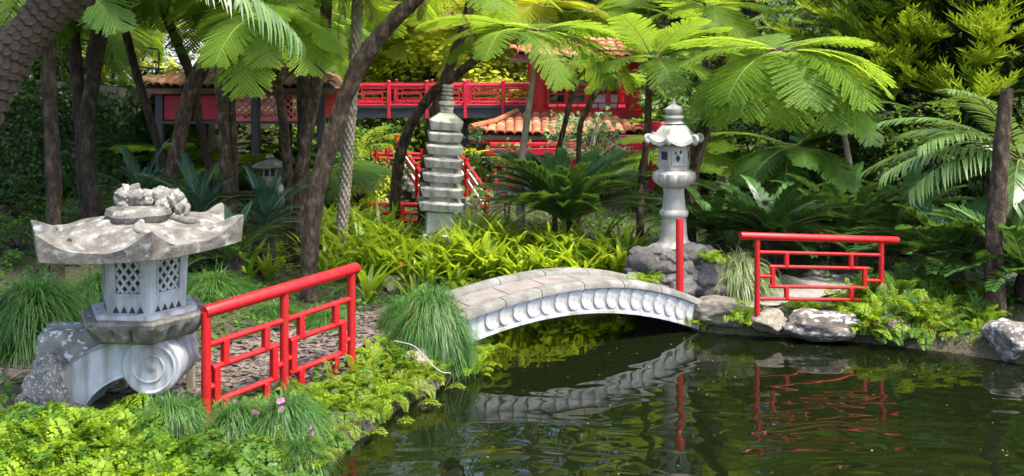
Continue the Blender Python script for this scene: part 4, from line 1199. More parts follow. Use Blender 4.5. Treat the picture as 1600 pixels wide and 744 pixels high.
# lower storey
for (px, py0, py1, r_, Yd) in ((928, 300, 250, .13, -1.6), (944, 300, 250, .13, -1.6), (1022, 312, 210, .15, -2.9), (775, 300, 222, .12, -1.5), (845, 300, 222, .12, -1.5), (1000, 300, 215, .12, -1.5)):
    q0, q1 = P(px, py0, WY + Yd), P(px, py1 - 20, WY + Yd)
    b = MB(); b.tube([q0, q1], r_, 16); ppart('lower_pillar', b, M['red_deep'] if px > 1000 else M['red_old'])
for (pa, pb, py, h, Yd, mat) in ((758, 1032, 237, .17, -1.75, 'red_deep'), (765, 1000, 226, .10, -1.72, 'red_old'), (770, 960, 252, .26, -1.66, 'red_old'), (965, 1032, 222, .3, -2.95, 'red_deep'), (960, 1035, 243, .22, -2.98, 'red_deep')):
    q0, q1 = P(pa, py, WY + Yd), P(pb, py, WY + Yd)
    b = MB(); b.box((q0 + q1) / 2, (q1.x - q0.x, .14, h), bev=.015); ppart('beam', b, M[mat])
q0, q1 = P(742, 205, WY - .2), P(995, 300, WY - .2)
b = MB(); b.box(((q0.x + q1.x) / 2, WY - .1, (q0.z + q1.z) / 2), (q1.x - q0.x, .08, q0.z - q1.z)); ppart('rear_wall', b, M['dark_wood'], smooth=False)
q = P(945, 158, WY + .35)
b = MB(); b.box((0, 0, 0), (.62, .03, .34), bev=.004)
tag(b.build('notice_board', M['white'], loc=q), 'white board behind the upper fretwork of the pavilion', 'board')

# ------------------------------------------------------------------ stairs and low red fences
st = empty('garden_stairs', P(715, 350, 18.6), 0, 'grey garden steps with slanting red handrails behind the pagoda', 'stairs')
so = Vector(st.location)
def spart(name, b, mat, **kw):
    b.v = [tuple(Vector(p) - so) for p in b.v]; return b.build(name, mat, st, **kw)
la, lb_ = P(620, 262, 22.0), P(690, 368, 18.6)
ra, rb_ = P(702, 262, 22.0), P(760, 352, 18.6)
for i in range(9):
    t = (i + .5) / 9
    a = lb_ + (la - lb_) * t; c = rb_ + (ra - rb_) * t
    b = MB(); m_ = (a + c) / 2; m_.z -= .08
    b.box(m_, ((c - a).length, .46, .15), rz=math.atan2((c - a).y, (c - a).x), bev=.01); spart('step', b, M['concrete'])
for (a, c, px1) in ((la, lb_, 0), (ra, rb_, 1)):
    d = Vector((0, 0, 1))
    for h in (.62, .42, .22):
        b = MB(); b.tube([a + d * h, c + d * h], .035 if h > .6 else .026, 10); spart('handrail', b, M['red'])
        if h < .6:
            b = MB(); b.tube([a + d * (h + .05) + Vector((.03, -.03, 0)), c + d * (h + .05) + Vector((.03, -.03, 0))], .018, 8); spart('white_strip', b, M['white'])
    for t in (0, .5, 1):
        q = a + (c - a) * t
        b = MB(); b.tube([q - d * .1, q + d * .70], .05, 12); spart('newel_post', b, M['red'])

def low_fence(Y, pxs, tops, bars, ptop, pbot, lab, dia):
    root = empty('red_fence', P(pxs[0], pbot, Y), 0, lab, 'fence'); o_ = Vector(root.location)
    for i, px in enumerate(pxs):
        b = MB(); q0, q1 = P(px, pbot, Y) - o_, P(px, ptop[i % len(ptop)], Y) - o_
        b.tube([q0, q1], dia, 12); b.build('post', M['red'], root)
    for py in bars:
        b = MB(); b.tube([P(tops[0], py, Y) - o_, P(tops[1], py, Y) - o_], dia * .75, 10); b.build('rail', M['red'], root)
    return root
low_fence(22.5, (588, 605, 620, 660, 690), (583, 692), (241, 248, 262), (233, 231, 224, 233, 234), 300, 'small red fence with round-topped posts at the head of the steps', .05)
low_fence(18.2, (588, 628, 668), (577, 700), (320, 333, 345), (320,), 362, 'low red rail in front of the steps beside the leaning trunk', .055)

# ------------------------------------------------------------------ red kiosk on black posts at the left
KY = 18.0
kx = lambda px: (px - 800.0) / 1600.0 * KY
kz = lambda py: CAM_Z - (py - HORIZON) / 1600.0 * KY
ki = empty('red_kiosk', (kx(375), KY + 1.2, gz(kx(375), KY + 1.2)), 0, 'red panelled kiosk on black posts with a brown tiled roof', 'kiosk')
ko = Vector(ki.location)
def kpart(name, b, mat, parent=ki, **kw):
    b.v = [tuple(Vector(p) - ko) for p in b.v]; return b.build(name, mat, parent, **kw)
for (px, dy) in ((250, 0), (400, 0), (502, 0), (258, 2.4), (395, 2.4), (492, 2.4)):
    b = MB(); zb = gz(kx(px), KY + dy) - .1
    b.box((kx(px), KY + dy, (zb + kz(146)) / 2), (.14, .14, kz(146) - zb), bev=.012); kpart('post', b, M['black_metal'])
for dy in (-.03, 2.4):
    b = MB(); b.box(((kx(232) + kx(520)) / 2, KY + dy, kz(142)), (kx(520) - kx(232), .14, .13), bev=.012); kpart('fascia', b, M['red_deep'])
    b = MB(); b.box(((kx(246) + kx(505)) / 2, KY + dy, kz(191)), (kx(505) - kx(246), .07, .05)); kpart('lower_rail', b, M['black_metal'], smooth=False)
for px in (233, 519):
    b = MB(); b.box((kx(px), KY + 1.2, kz(142)), (.12, 2.3, .13), bev=.012); kpart('fascia', b, M['red_deep'])
for (pa, pb, dy, mat) in ((256, 300, 0, 'red_deep'), (302, 341, 0, 'red_deep'), (470, 497, 0, 'red_deep')):
    b = MB(); b.box(((kx(pa) + kx(pb)) / 2, KY + dy, (kz(148) + kz(188)) / 2), (kx(pb) - kx(pa), .04, kz(148) - kz(188)), bev=.015); kpart('panel', b, M[mat])
for px in (252, 500):
    b = MB(); b.box((kx(px), KY + 1.2, (kz(148) + kz(188)) / 2), (.04, 2.2, kz(148) - kz(188)), bev=.01); kpart('panel', b, M['red_deep'])
# lattice frame and slats
la0, la1, lz0, lz1 = kx(352), kx(466), kz(187), kz(148)
b = MB()
for (cx, cz_, w, h) in (((la0 + la1) / 2, lz0, la1 - la0, .05), ((la0 + la1) / 2, lz1, la1 - la0, .05), (la0, (lz0 + lz1) / 2, .05, lz1 - lz0), (la1, (lz0 + lz1) / 2, .05, lz1 - lz0)):
    b.box((cx, KY, cz_), (w, .05, h))
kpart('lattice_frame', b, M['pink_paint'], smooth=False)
Hh = lz1 - lz0
for s in (-1, 1):
    for q in np.arange(la0 - Hh, la1 + .01, .115):
        xa, xb = q, q + Hh
        a_, c_ = max(xa, la0), min(xb, la1)
        if c_ - a_ < .05: continue
        za, zc = (a_ - q), (c_ - q)
        pa = (a_, KY + .012 * s, lz0 + za if s > 0 else lz1 - za); pb = (c_, KY + .012 * s, lz0 + zc if s > 0 else lz1 - zc)
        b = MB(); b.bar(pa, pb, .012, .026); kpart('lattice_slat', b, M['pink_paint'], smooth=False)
tiled_roof('roof', ki, lambda n_, b, m, p=None, **kw: kpart(n_, b, m, **kw), kx(222), kx(530), KY - .35, kz(135), KY + 1.2, kz(96), 22, 6, M['tile_brown'], .03, .8, lift_ends=.08)
b = MB()
vs = [(kx(222), KY + 2.75, kz(135) - .03), (kx(530), KY + 2.75, kz(135) - .03), (kx(530) - .8, KY + 1.2, kz(96) - .03), (kx(222) + .8, KY + 1.2, kz(96) - .03), (kx(222), KY - .35, kz(135) - .03), (kx(530), KY - .35, kz(135) - .03)]
b.add(vs, [(0, 3, 2, 1), (4, 3, 0), (5, 1, 2)]); kpart('roof_back', b, M['tile_brown'], smooth=False)

# ------------------------------------------------------------------ ivy wall, ramp and metal railing, terrace
wa, wb = Vector((-9.6, 15.0, 0)), Vector((-6.35, 19.0, 0))
def wtop(t): return 3.30 - .52 * t
wall = empty('ivy_wall', wa, 0, 'terrace wall overgrown with dark ivy behind the left trunks', 'wall')
d = wb - wa; wl_ = d.length; wd = d.normalized(); wnn = Vector((wd.y, -wd.x, 0))
b = MB()
vs = [Vector((0, 0, -.2)), d + Vector((0, 0, -.2)), d + Vector((0, 0, wtop(1) - .35)), Vector((0, 0, wtop(0) - .35))]
vs += [v - wnn * .35 for v in vs]
b.add(vs, [(0, 1, 2, 3), (7, 6, 5, 4), (0, 4, 5, 1), (1, 5, 6, 2), (2, 6, 7, 3), (3, 7, 4, 0)])
b.build('masonry', M['concrete'], wall, smooth=False)
b = MB()
vs = [wnn * .08 + Vector((0, 0, wtop(0) - .34)), d + wnn * .08 + Vector((0, 0, wtop(1) - .34)), d + wnn * .08 + Vector((0, 0, wtop(1))), wnn * .08 + Vector((0, 0, wtop(0)))]
vs += [v - wnn * .5 for v in vs]
b.add(vs, [(0, 1, 2, 3), (7, 6, 5, 4), (0, 4, 5, 1), (1, 5, 6, 2), (2, 6, 7, 3), (3, 7, 4, 0)])
b.build('coping', M['concrete'], wall, smooth=False)
rng = np.random.default_rng(11)
n = 17000
u = rng.uniform(0, wl_, n); v = rng.uniform(-.1, 1, n) ** .9
v = np.nan_to_num(v)
tt = u / wl_
zz = .2 + v * (3.30 - .52 * tt + .02 + .14 * np.sin(u * 5) * np.sin(u * 1.7) - .2)
bulge = .10 + .10 * np.sin(u * 2.3 + zz * 1.7) * np.sin(zz * 2.9 - u) + rng.uniform(-.05, .06, n)
def leaf_quads(C, Nrm, size, rng, fold=.25, aspect=.62, spread=.9):
    """C, Nrm (n,3): bent leaf-shaped quads around centres C facing roughly Nrm."""
    n = len(C)
    nn = Nrm + rng.normal(0, spread, (n, 3)) * .5
    nn /= np.linalg.norm(nn, axis=1)[:, None] + 1e-9
    t = rng.normal(0, 1, (n, 3)); t[:, 2] -= .4
    t -= nn * (t * nn).sum(1)[:, None]; t /= np.linalg.norm(t, axis=1)[:, None] + 1e-9
    s = np.cross(nn, t)
    L_ = (size * rng.uniform(.65, 1.25, n))[:, None]; Wd = L_ * aspect
    a = C - t * L_ * .5; c = C + t * L_ * .5
    m = C - t * L_ * .04 - nn * L_ * fold * .0
    l = m + s * Wd * .5 + nn * L_ * fold * .4; r = m - s * Wd * .5 + nn * L_ * fold * .4
    return np.stack([a, r, c, l], 1)
wdn = np.array(wd); wn2 = np.array(wnn)
C = np.outer(u, wdn) + np.outer(bulge, wn2); C[:, 2] = zz
Q = leaf_quads(C, np.tile(wn2 + np.array([0, 0, .35]), (n, 1)), .085, rng)
o = link_mesh('ivy', quads_mesh('ivy', Q, M['ivy']), wall); o['kind'] = 'stuff'
# terrace ground behind the wall
b = MB()
vs = []
for (x, y, z_) in ((-9.95, 15.0, 2.95), (-6.75, 19.0, 2.45), (-5.0, 24.0, 2.2), (-5.5, 30, 2.6), (-26, 30, 3.2), (-26, 15.0, 3.1)):
    vs.append((x, y, z_))
b.add(vs, [(0, 1, 2, 3, 4, 5)])
b.add([(p[0], p[1], -.2) for p in vs] + vs, [(i, (i + 1) % 6, 6 + (i + 1) % 6, 6 + i) for i in range(6)])
tag(b.build('terrace', M['ground'], smooth=False), kind='structure')
mr = empty('metal_railing', wa - wnn * .2, 0, 'thin black metal railing on top of the ivy wall', 'railing')
for t in (.02, .22, .42, .62, .80, .98):
    b = MB(); p = d * t; b.tube([p + Vector((0, 0, wtop(t) - .05)), p + Vector((0, 0, wtop(t) + .78))], .017, 8); b.build('post', M['black_metal'], mr)
for h in (.78, .42):
    b = MB(); b.tube([Vector((0, 0, wtop(0) + h)), d + Vector((0, 0, wtop(1) + h))], .017, 8); b.build('rail', M['black_metal'], mr)

# white house fragments beyond the terrace
wh = empty('white_house', (-15.2, 33, 2.6), 0, 'white house glimpsed between trunks at the upper left', 'house')
b = MB(); b.box((0, 1.5, 2.2), (6.2, 3.0, 4.4)); b.build('wall', M['wall_white'], wh, smooth=False)
b = MB(); b.add([(-3.4, -.3, 4.4), (3.4, -.3, 4.4), (3.4, 3.3, 4.4), (-3.4, 3.3, 4.4), (-3.4, 1.5, 5.6), (3.4, 1.5, 5.6)], [(0, 1, 5, 4), (2, 3, 4, 5), (1, 2, 5), (3, 0, 4), (3, 2, 1, 0)]); b.build('roof', M['tile_brown'], wh, smooth=False)
for x in (-1.9, 0.2, 2.2):
    b = MB(); b.box((x, -.01, 2.5), (.9, .06, 1.2)); f_ = b.build('window', M['black_metal'], wh, smooth=False)
    b = MB(); b.box((x, -.05, 1.86), (1.1, .14, .07)); b.build('sill', M['concrete'], f_, smooth=False)
gw = empty('garden_wall', (-9.2, 28.5, 2.6), 0, 'pale grey wall piece showing above the kiosk roof', 'wall')
b = MB(); b.box((0, 0, .9), (1.5, .3, 2.6), bev=.02); b.build('masonry', M['wall_white'], gw)
b = MB(); b.box((0, 0, 2.24), (1.7, .44, .09), bev=.01); b.build('coping', M['concrete'], gw)

# ------------------------------------------------------------------ foliage meshes
def rachis(L_, a0, a1, m, p=1.2):
    s = np.linspace(0, 1, m); a = a0 + (a1 - a0) * s ** p
    dx = np.cos(a) * L_ / (m - 1); dz = np.sin(a) * L_ / (m - 1)
    x = np.concatenate([[0], np.cumsum(dx[:-1])]); z = np.concatenate([[0], np.cumsum(dz[:-1])])
    return s, x, z, a

def fern_frond(name, seed, L_, W_, npin, a0, a1, nl, mats, sweep=.5, droop=.10, start=.1, pw=.42, stem_r=.012, plen=None, pwid=None):
    """Feathery frond: stem, side branches, and small leaflets along each branch."""
    rng = np.random.default_rng(seed)
    s, x, z, a = rachis(L_, a0, a1, 80)
    Q = []
    step = (1 - start) * L_ / npin
    ll = plen or step * .52
    for i in range(npin):
        q = start + (1 - start) * (i + .5) / npin
        k = q * 79; i0 = int(k); f = k - i0; i1 = min(i0 + 1, 79)
        p = np.array([x[i0] * (1 - f) + x[i1] * f, 0, z[i0] * (1 - f) + z[i1] * f]); an = a[i0]
        t = np.array([math.cos(an), 0, math.sin(an)]); nrm = np.array([-math.sin(an), 0, math.cos(an)])
        r = (q - start) / (1 - start)
        ln = W_ * .5 * (math.sin(PI * min(1, (r * .86 + .14))) ** pw) * rng.uniform(.92, 1.06)
        if r > .9: ln *= .75
        for sd in (-1, 1):
            sw = sweep + .35 * r + rng.normal(0, .04)
            d = np.array([0, sd, 0]) * math.cos(sw) + t * math.sin(sw)
            e = t * math.cos(sw) - np.array([0, sd, 0]) * math.sin(sw)
            dr = droop * rng.uniform(.7, 1.3)
            m = max(3, int(nl * ln / (W_ * .5)))
            u = (np.arange(m) + .5) / m
            base = p + np.outer(u * ln, d) - np.outer(dr * u * u * ln, nrm)
            lf = ll * (1 - .45 * u ** 3)
            wd = np.full(m, ln / m * (.95 if pwid is None else pwid))
            for sg in (-1, 1):
                ed = e * sg * .93 + d * .36
                jit = rng.normal(0, .10, (m, 3))
                tip = base + (ed + jit * .6) * lf[:, None] - np.outer(lf * .18, nrm)
                mid = base + (ed + jit * .3) * (lf * .5)[:, None] + np.outer(lf * .04, nrm)
                Q.append(np.stack([base, mid - np.outer(wd, d), tip, mid + np.outer(wd, d)], 1))
    Q = np.concatenate(Q)
    mi = np.zeros(len(Q), int)
    # stem as a three-sided rod
    S = []
    idx = np.linspace(0, 79, 14).astype(int)
    for a_, b_ in zip(idx[:-1], idx[1:]):
        for j in range(3):
            an0, an1 = 2 * PI * j / 3, 2 * PI * (j + 1) / 3
            def pt(i, an): 
                rr = stem_r * (1 - .8 * s[i])
                return [x[i] - math.sin(a[i]) * rr * math.sin(an), rr * math.cos(an), z[i] + math.cos(a[i]) * rr * math.sin(an)]
            S.append([pt(a_, an0), pt(a_, an1), pt(b_, an1), pt(b_, an0)])
    S = np.array(S)
    return quads_mesh(name, np.concatenate([Q, S]), mats, np.concatenate([mi, np.ones(len(S), int)]))

def blade_frond(name, seed, L_, W_, n, a0, a1, mats, sweep=.7, width=.02, vee=.35, start=.12, droop=.1, stem_r=.012, prof=.45, jit=.05):
    """Feather leaf of cycads and palms: narrow pointed leaflets in two rows."""
    rng = np.random.default_rng(seed)
    s, x, z, a = rachis(L_, a0, a1, 80)
    strips = []
    for i in range(n):
        q = start + (1 - start) * (i + .5) / n
        i0 = int(q * 79)
        p = np.array([x[i0], 0, z[i0]]); an = a[i0]
        t = np.array([math.cos(an), 0, math.sin(an)]); nrm = np.array([-math.sin(an), 0, math.cos(an)])
        r = (q - start) / (1 - start)
        ln = W_ * .5 * (math.sin(PI * (r * .80 + .16)) ** prof) * rng.uniform(.93, 1.06)
        for sd in (-1, 1):
            sw = sweep + .45 * r + rng.normal(0, jit)
            d = np.array([0, sd, 0]) * math.cos(sw) + t * math.sin(sw) + nrm * vee * rng.uniform(.7, 1.2)
            d /= np.linalg.norm(d)
            wv = np.cross(d, nrm); wv /= np.linalg.norm(wv)
            rows = []
            for u, wk in ((0, .5), (.35, 1.0), (.72, .75), (1, .06)):
                c = p + d * ln * u - nrm * droop * ln * u * u
                tw = nrm * .25 * sd
                rows.append([c - (wv + tw) * width * .5 * wk, c + (wv + tw) * width * .5 * wk])
            strips.append(rows)
    mi = [0] * len(strips)
    idx = np.linspace(0, 79, 4).astype(int)
    for j in range(3):
        rows = []
        for i in np.linspace(0, 78, 4).astype(int):
            rr = stem_r * (1 - .75 * s[i]); row = []
            for an in (2 * PI * j / 3, 2 * PI * (j + 1) / 3):
                row.append([x[i] - math.sin(a[i]) * rr * math.sin(an), rr * math.cos(an), z[i] + math.cos(a[i]) * rr * math.sin(an)])
            rows.append(row)
        strips.append(rows); mi.append(1)
    return strips_mesh(name, np.array(strips), mats, mi)

def fern_set(key, L_=1.6, W_=.95, npin=24, nl=14):
    mats = [M[key], M['stem']]
    return [fern_frond('frond', 1, L_, W_, npin, R(26), R(-18), nl, mats), fern_frond('frond', 2, L_, W_, npin, R(14), R(-34), nl, mats),
            fern_frond('frond', 3, L_ * .95, W_ * 1.05, npin, R(2), R(-58), nl, mats), fern_frond('frond', 4, L_ * 1.05, W_, npin, R(36), R(-6), nl, mats)]
FERN = {k: fern_set(k) for k in ('fern', 'fern_dark', 'fern_yellow')}
DEAD = [fern_frond('frond', 61, 1.3, .34, 16, R(-35), R(-86), 7, [M['fern_dead'], M['stem']], droop=.8), fern_frond('frond', 62, 1.1, .28, 14, R(-20), R(-88), 7, [M['fern_dead'], M['stem']], droop=.9)]
BIG = [fern_frond('frond', 11, 1.5, 1.12, 16, R(14), R(-34), 12, [M['fern'], M['stem']], sweep=.42, pw=.42), fern_frond('frond', 12, 1.5, 1.15, 16, R(-4), R(-64), 12, [M['fern'], M['stem']], sweep=.42, pw=.42), fern_frond('frond', 13, 1.5, 1.05, 16, R(24), R(-12), 12, [M['fern'], M['stem']], sweep=.42, pw=.42)]
def cycad_set(key, L_, W_, n, width):
    mats = [M[key], M['stem']]
    return [blade_frond('frond', 1, L_, W_, n, R(82), R(42), mats, width=width), blade_frond('frond', 2, L_, W_, n, R(66), R(12), mats, width=width),
            blade_frond('frond', 3, L_, W_, n, R(48), R(-8), mats, width=width), blade_frond('frond', 4, L_ * .95, W_, n, R(28), R(-26), mats, width=width)]
CYC = cycad_set('cycad', 1.0, .32, 40, .026)
CYCB = cycad_set('cycad_blue', 1.0, .30, 44, .013)
def low_set(key, L_, W_, n, width):
    mats = [M[key], M['stem']]
    return [blade_frond('frond', 5, L_, W_, n, R(62), R(14), mats, width=width), blade_frond('frond', 6, L_, W_, n, R(48), R(0), mats, width=width),
            blade_frond('frond', 7, L_, W_, n, R(36), R(-14), mats, width=width), blade_frond('frond', 8, L_ * .95, W_, n, R(24), R(-22), mats, width=width)]
CYCL = low_set('cycad', 1.0, .32, 40, .026)
CYCWL = low_set('cycad', 1.0, .36, 32, .034)
CYCW = cycad_set('cycad', 1.0, .36, 30, .036)
PALM = [blade_frond('frond', 21, 2.0, .95, 38, R(38), R(-20), [M['palm'], M['stem']], sweep=.55, width=.030, vee=.12, droop=.35, stem_r=.02, prof=.35), blade_frond('frond', 22, 1.9, .9, 36, R(22), R(-38), [M['palm'], M['stem']], sweep=.6, width=.030, vee=.05, droop=.5, stem_r=.02, prof=.35)]

def crown(parent, at, set_, n, L_, seed, up=.15, skip=None, extra=(), tilt=(0, .35)):
    """Fronds around a growing point, each its own object."""
    rnd = random.Random(seed)
    for i in range(n):
        az = 2 * PI * (i + rnd.uniform(-.3, .3)) / n
        if skip and skip(az % (2 * PI)): continue
        me_ = set_[rnd.randrange(len(set_))]
        sc_ = L_ * rnd.uniform(.85, 1.15)
        link_mesh('frond', me_, parent, at, (rnd.uniform(-.25, .25), rnd.uniform(*tilt), az), sc_)
    if set_ not in (PALM,):
        for q in range(2):
            link_mesh('frond', DEAD[q], parent, at, (rnd.uniform(-.3, .3), rnd.uniform(-.1, .25), rnd.uniform(0, 6.28)), L_ * rnd.uniform(.45, .75))
    for (azd, k, ti, l) in extra:
        link_mesh('frond', set_[k], parent, at, (rnd.uniform(-.1, .1), ti, R(azd)), l)

def cycad(px, py, Y, L_, n, set_, label, seed, name='cycad', group=None):
    c = P(px, py, Y)
    g = gz(c.x, c.y)
    root = empty(name, (c.x, c.y, g - .05), 0, label, 'cycad', group)
    h = max(.12, c.z - g)
    b = MB(); b.tube([(0, 0, -.05), (0, 0, h * .6), (0, 0, h + .03)], [.15, .16, .10], 14); b.warp(rough_warp(.03, 14, seed)); b.build('trunk', M['bark_dark'], root)
    rnd = random.Random(seed)
    for i in range(n):
        az = i * 2.39996 + rnd.uniform(-.2, .2); k = i / n
        me_ = set_[max(0, min(3, int(k ** .7 * 4 + rnd.uniform(-.4, .4))))]
        link_mesh('frond', me_, root, (0, 0, h), (rnd.uniform(-.15, .15), rnd.uniform(-.12, .12), az), L_ * rnd.uniform(.82, 1.12))
    return root

# ------------------------------------------------------------------ trunks
def trunk_mesh(name, pts, rad, mat, style, seed, nseg=20, ring=.035):
    L_ = sum((Vector(pts[i + 1]) - Vector(pts[i])).length for i in range(len(pts) - 1))
    m = max(12, int(L_ / (ring if style != 'diamond' else .012)))
    c = spline(pts, m); r_ = [float(q[0]) for q in spline([(r, 0, 0) for r in rad], m)]
    if style == 'diamond': nseg = 56
    b = MB(); b.tube(c, r_, nseg)
    off = Vector((seed * 3.3, seed * 1.7, seed * .9))
    for i in range(m):
        cc = Vector(c[i]); s = i * L_ / (m - 1)
        for j in range(nseg):
            k = i * nseg + j
            p = Vector(b.v[k]); d_ = p - cc
            if d_.length < 1e-6: continue
            u = j / nseg
            if style == 'diamond':
                w = abs(math.sin(PI * (u * 7 + s * 8.5))) * abs(math.sin(PI * (u * 7 - s * 8.5)))
                f = 1 + .34 * (w ** .6 - .45)
            elif style == 'scale':
                f = 1 + .05 * mnoise.fractal(p * 6 + off, 1, 2, 3)
            elif style == 'rough':
                q = Vector((p.x * 7, p.y * 7, p.z * 2.0)) + off
                f = 1 + .20 * mnoise.fractal(q, 1, 2, 4) + .16 * mnoise.noise(Vector((p.x * 3, p.y * 3, p.z * 5)) + off)
            else:
                q = Vector((p.x * 9, p.y * 9, p.z * 3.0)) + off
                f = 1 + .14 * mnoise.fractal(q, 1, 2, 4) + .05 * math.sin(s * 26 + 2 * mnoise.noise(q)) * .6 + .07 * max(0, mnoise.noise(p * 11 + off))
            b.v[k] = tuple(cc + d_ * f)
    return b.mesh(name, mat, angle=60)

def tree(name, label, cat, pts, Y, mat, style, seed, crowns=(), group=None, top=None):
    """pts: (px, py, half width px) from foot to top; Y one distance or one per point."""
    Ys = list(Y) if hasattr(Y, '__len__') else [Y] * len(pts)
    W3 = [P(p[0], p[1], y) for p, y in zip(pts, Ys)]
    rad = [p[2] * .80 * y / 1600.0 for p, y in zip(pts, Ys)]
    g = gz(W3[0].x, W3[0].y)
    if W3[0].z > g:                                     # carry the foot down to the ground
        W3.insert(0, Vector((W3[0].x + (W3[0].x - W3[1].x) * .1, W3[0].y, g - .1))); rad.insert(0, rad[0] * 1.25)
    root = empty(name, (W3[0].x, W3[0].y, g), 0, label, cat, group)
    o_ = Vector(root.location)
    link_mesh('trunk', trunk_mesh('trunk', [p - o_ for p in W3], rad, mat, style, seed), root)
    apex = W3[-1] - o_
    for kw in crowns: crown(root, apex + Vector(kw.pop('off', (0, 0, 0))), **kw)
    return root, W3, rad

F_, FD, FY = FERN['fern'], FERN['fern_dark'], FERN['fern_yellow']
# T1 fat scaled palm trunk leaning in at the left edge
r1, w3, rad = tree('palm_tree', 'fat scaly palm trunk leaning in at the upper left corner', 'tree', [(-80, 330, 31), (-32, 195, 32), (8, 112, 33), (48, 50, 36), (104, -4, 40), (160, -60, 42)], 9.6, M['bark_scale'], 'scale', 1,
     crowns=[dict(set_=PALM, n=16, L_=1.0, seed=5, tilt=(-.3, .5))])
b = MB(); b.lathe([(.058, -.03), (.060, 0), (.045, .022), (.02, .028)], 8, shape=lambda a: 1 + .08 * math.cos(3 * a)); scar = b.mesh('leaf_scar', M['bark_scale'])
cpts = spline([p - Vector(r1.location) for p in w3], 60); cr = [float(q[0]) for q in spline([(r, 0, 0) for r in rad], 60)]
rnd = random.Random(2)
for i in range(8, 57, 2):
    c = Vector(cpts[i]) + Vector((0, 0, rnd.uniform(-.02, .02))); t = (Vector(cpts[i + 1]) - Vector(cpts[i - 1])).normalized()
    s_ = t.cross(Vector((0, -1, 0))).normalized(); f_ = s_.cross(t).normalized()
    if f_.y > 0: f_ = -f_
    nn = 7
    for j in range(nn):
        a = PI * (j + .5 * (i // 2 % 2)) / nn
        d_ = s_ * math.cos(a) + f_ * math.sin(a)
        o = link_mesh('leaf_scar', scar, r1, c + d_ * cr[i] * .97); o.rotation_euler = (d_ + t * .25).to_track_quat('Z', 'Y').to_euler(); o.scale = (rnd.uniform(.8, 1.3), rnd.uniform(.8, 1.2), rnd.uniform(.7, 1.5))

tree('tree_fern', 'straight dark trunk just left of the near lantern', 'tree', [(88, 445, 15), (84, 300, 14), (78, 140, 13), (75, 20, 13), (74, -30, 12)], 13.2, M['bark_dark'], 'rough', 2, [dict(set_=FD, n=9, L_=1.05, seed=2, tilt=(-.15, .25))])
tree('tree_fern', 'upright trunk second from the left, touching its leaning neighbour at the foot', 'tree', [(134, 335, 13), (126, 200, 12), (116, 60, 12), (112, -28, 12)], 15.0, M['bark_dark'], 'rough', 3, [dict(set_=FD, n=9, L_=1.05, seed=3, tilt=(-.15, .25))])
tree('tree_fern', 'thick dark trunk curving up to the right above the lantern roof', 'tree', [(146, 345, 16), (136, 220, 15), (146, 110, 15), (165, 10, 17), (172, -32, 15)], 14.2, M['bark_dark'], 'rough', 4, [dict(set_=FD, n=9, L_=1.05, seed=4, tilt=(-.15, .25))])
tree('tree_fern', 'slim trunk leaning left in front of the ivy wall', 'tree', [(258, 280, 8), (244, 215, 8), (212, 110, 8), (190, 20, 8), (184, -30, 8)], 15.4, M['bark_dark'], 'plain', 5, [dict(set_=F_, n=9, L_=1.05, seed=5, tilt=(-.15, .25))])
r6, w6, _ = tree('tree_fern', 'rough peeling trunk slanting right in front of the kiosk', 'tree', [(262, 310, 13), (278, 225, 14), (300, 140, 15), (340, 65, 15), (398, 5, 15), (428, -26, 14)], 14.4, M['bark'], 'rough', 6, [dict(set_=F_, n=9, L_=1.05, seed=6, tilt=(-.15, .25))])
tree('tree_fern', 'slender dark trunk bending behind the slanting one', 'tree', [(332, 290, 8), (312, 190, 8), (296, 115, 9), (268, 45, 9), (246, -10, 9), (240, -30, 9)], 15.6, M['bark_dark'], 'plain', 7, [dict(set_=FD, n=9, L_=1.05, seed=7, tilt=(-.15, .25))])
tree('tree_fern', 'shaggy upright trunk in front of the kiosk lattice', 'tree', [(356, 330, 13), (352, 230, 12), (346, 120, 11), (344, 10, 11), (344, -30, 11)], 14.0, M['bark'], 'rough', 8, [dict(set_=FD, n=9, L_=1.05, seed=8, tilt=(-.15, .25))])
tree('tree_fern', 'thin peeling trunk hugging the shaggy one', 'tree', [(364, 330, 8), (366, 230, 7), (362, 170, 7), (358, 90, 7)], 14.1, M['bark'], 'rough', 9)
tree('tree_fern', 'gnarled grey-brown trunk behind the big leaning trunk', 'tree', [(468, 350, 14), (472, 260, 13), (484, 190, 13), (498, 110, 12), (508, 40, 11), (512, -26, 11)], 15.2, M['bark'], 'rough', 10, [dict(set_=F_, n=6, L_=1.05, seed=10, tilt=(-.15, .25))])
tree('tree_fern', 'dark straight trunk between the gnarled trunk and the kiosk end', 'tree', [(474, 330, 11), (474, 200, 11), (472, 80, 11), (470, -24, 11)], 17.0, M['bark_dark'], 'rough', 31, [dict(set_=FD, n=9, L_=1.05, seed=31, tilt=(-.15, .25))])
tree('tree_fern', 'big smooth trunk arching up to the right from beside the near railing', 'tree', [(482, 480, 17), (484, 400, 16), (493, 310, 18), (516, 225, 18), (540, 150, 17), (572, 85, 17), (612, 35, 16), (655, -8, 15), (676, -28, 15)], 12.7, M['bark'], 'plain', 11, [dict(set_=F_, n=7, L_=1.05, seed=11, tilt=(-.15, .25))])
tree('tree_fern', 'pale diamond-patterned trunk behind the big arching one', 'tree', [(534, 362, 11), (540, 280, 11), (546, 200, 11), (553, 110, 10), (558, 20, 10), (559, -26, 10)], 15.6, M['bark_pale'], 'diamond', 12, [dict(set_=F_, n=6, L_=1.05, seed=12, tilt=(-.15, .25))])
tree('tree_fern', 'grey trunk curving right in front of the footbridge', 'tree', [(616, 340, 11), (622, 262, 11), (640, 200, 10), (676, 146, 10), (720, 112, 9), (762, 78, 9), (806, 46, 9)], [16.6, 16.5, 16.3, 16.0, 15.8, 15.6, 15.5], M['bark'], 'plain', 13, [dict(set_=F_, n=7, L_=.85, seed=13)])
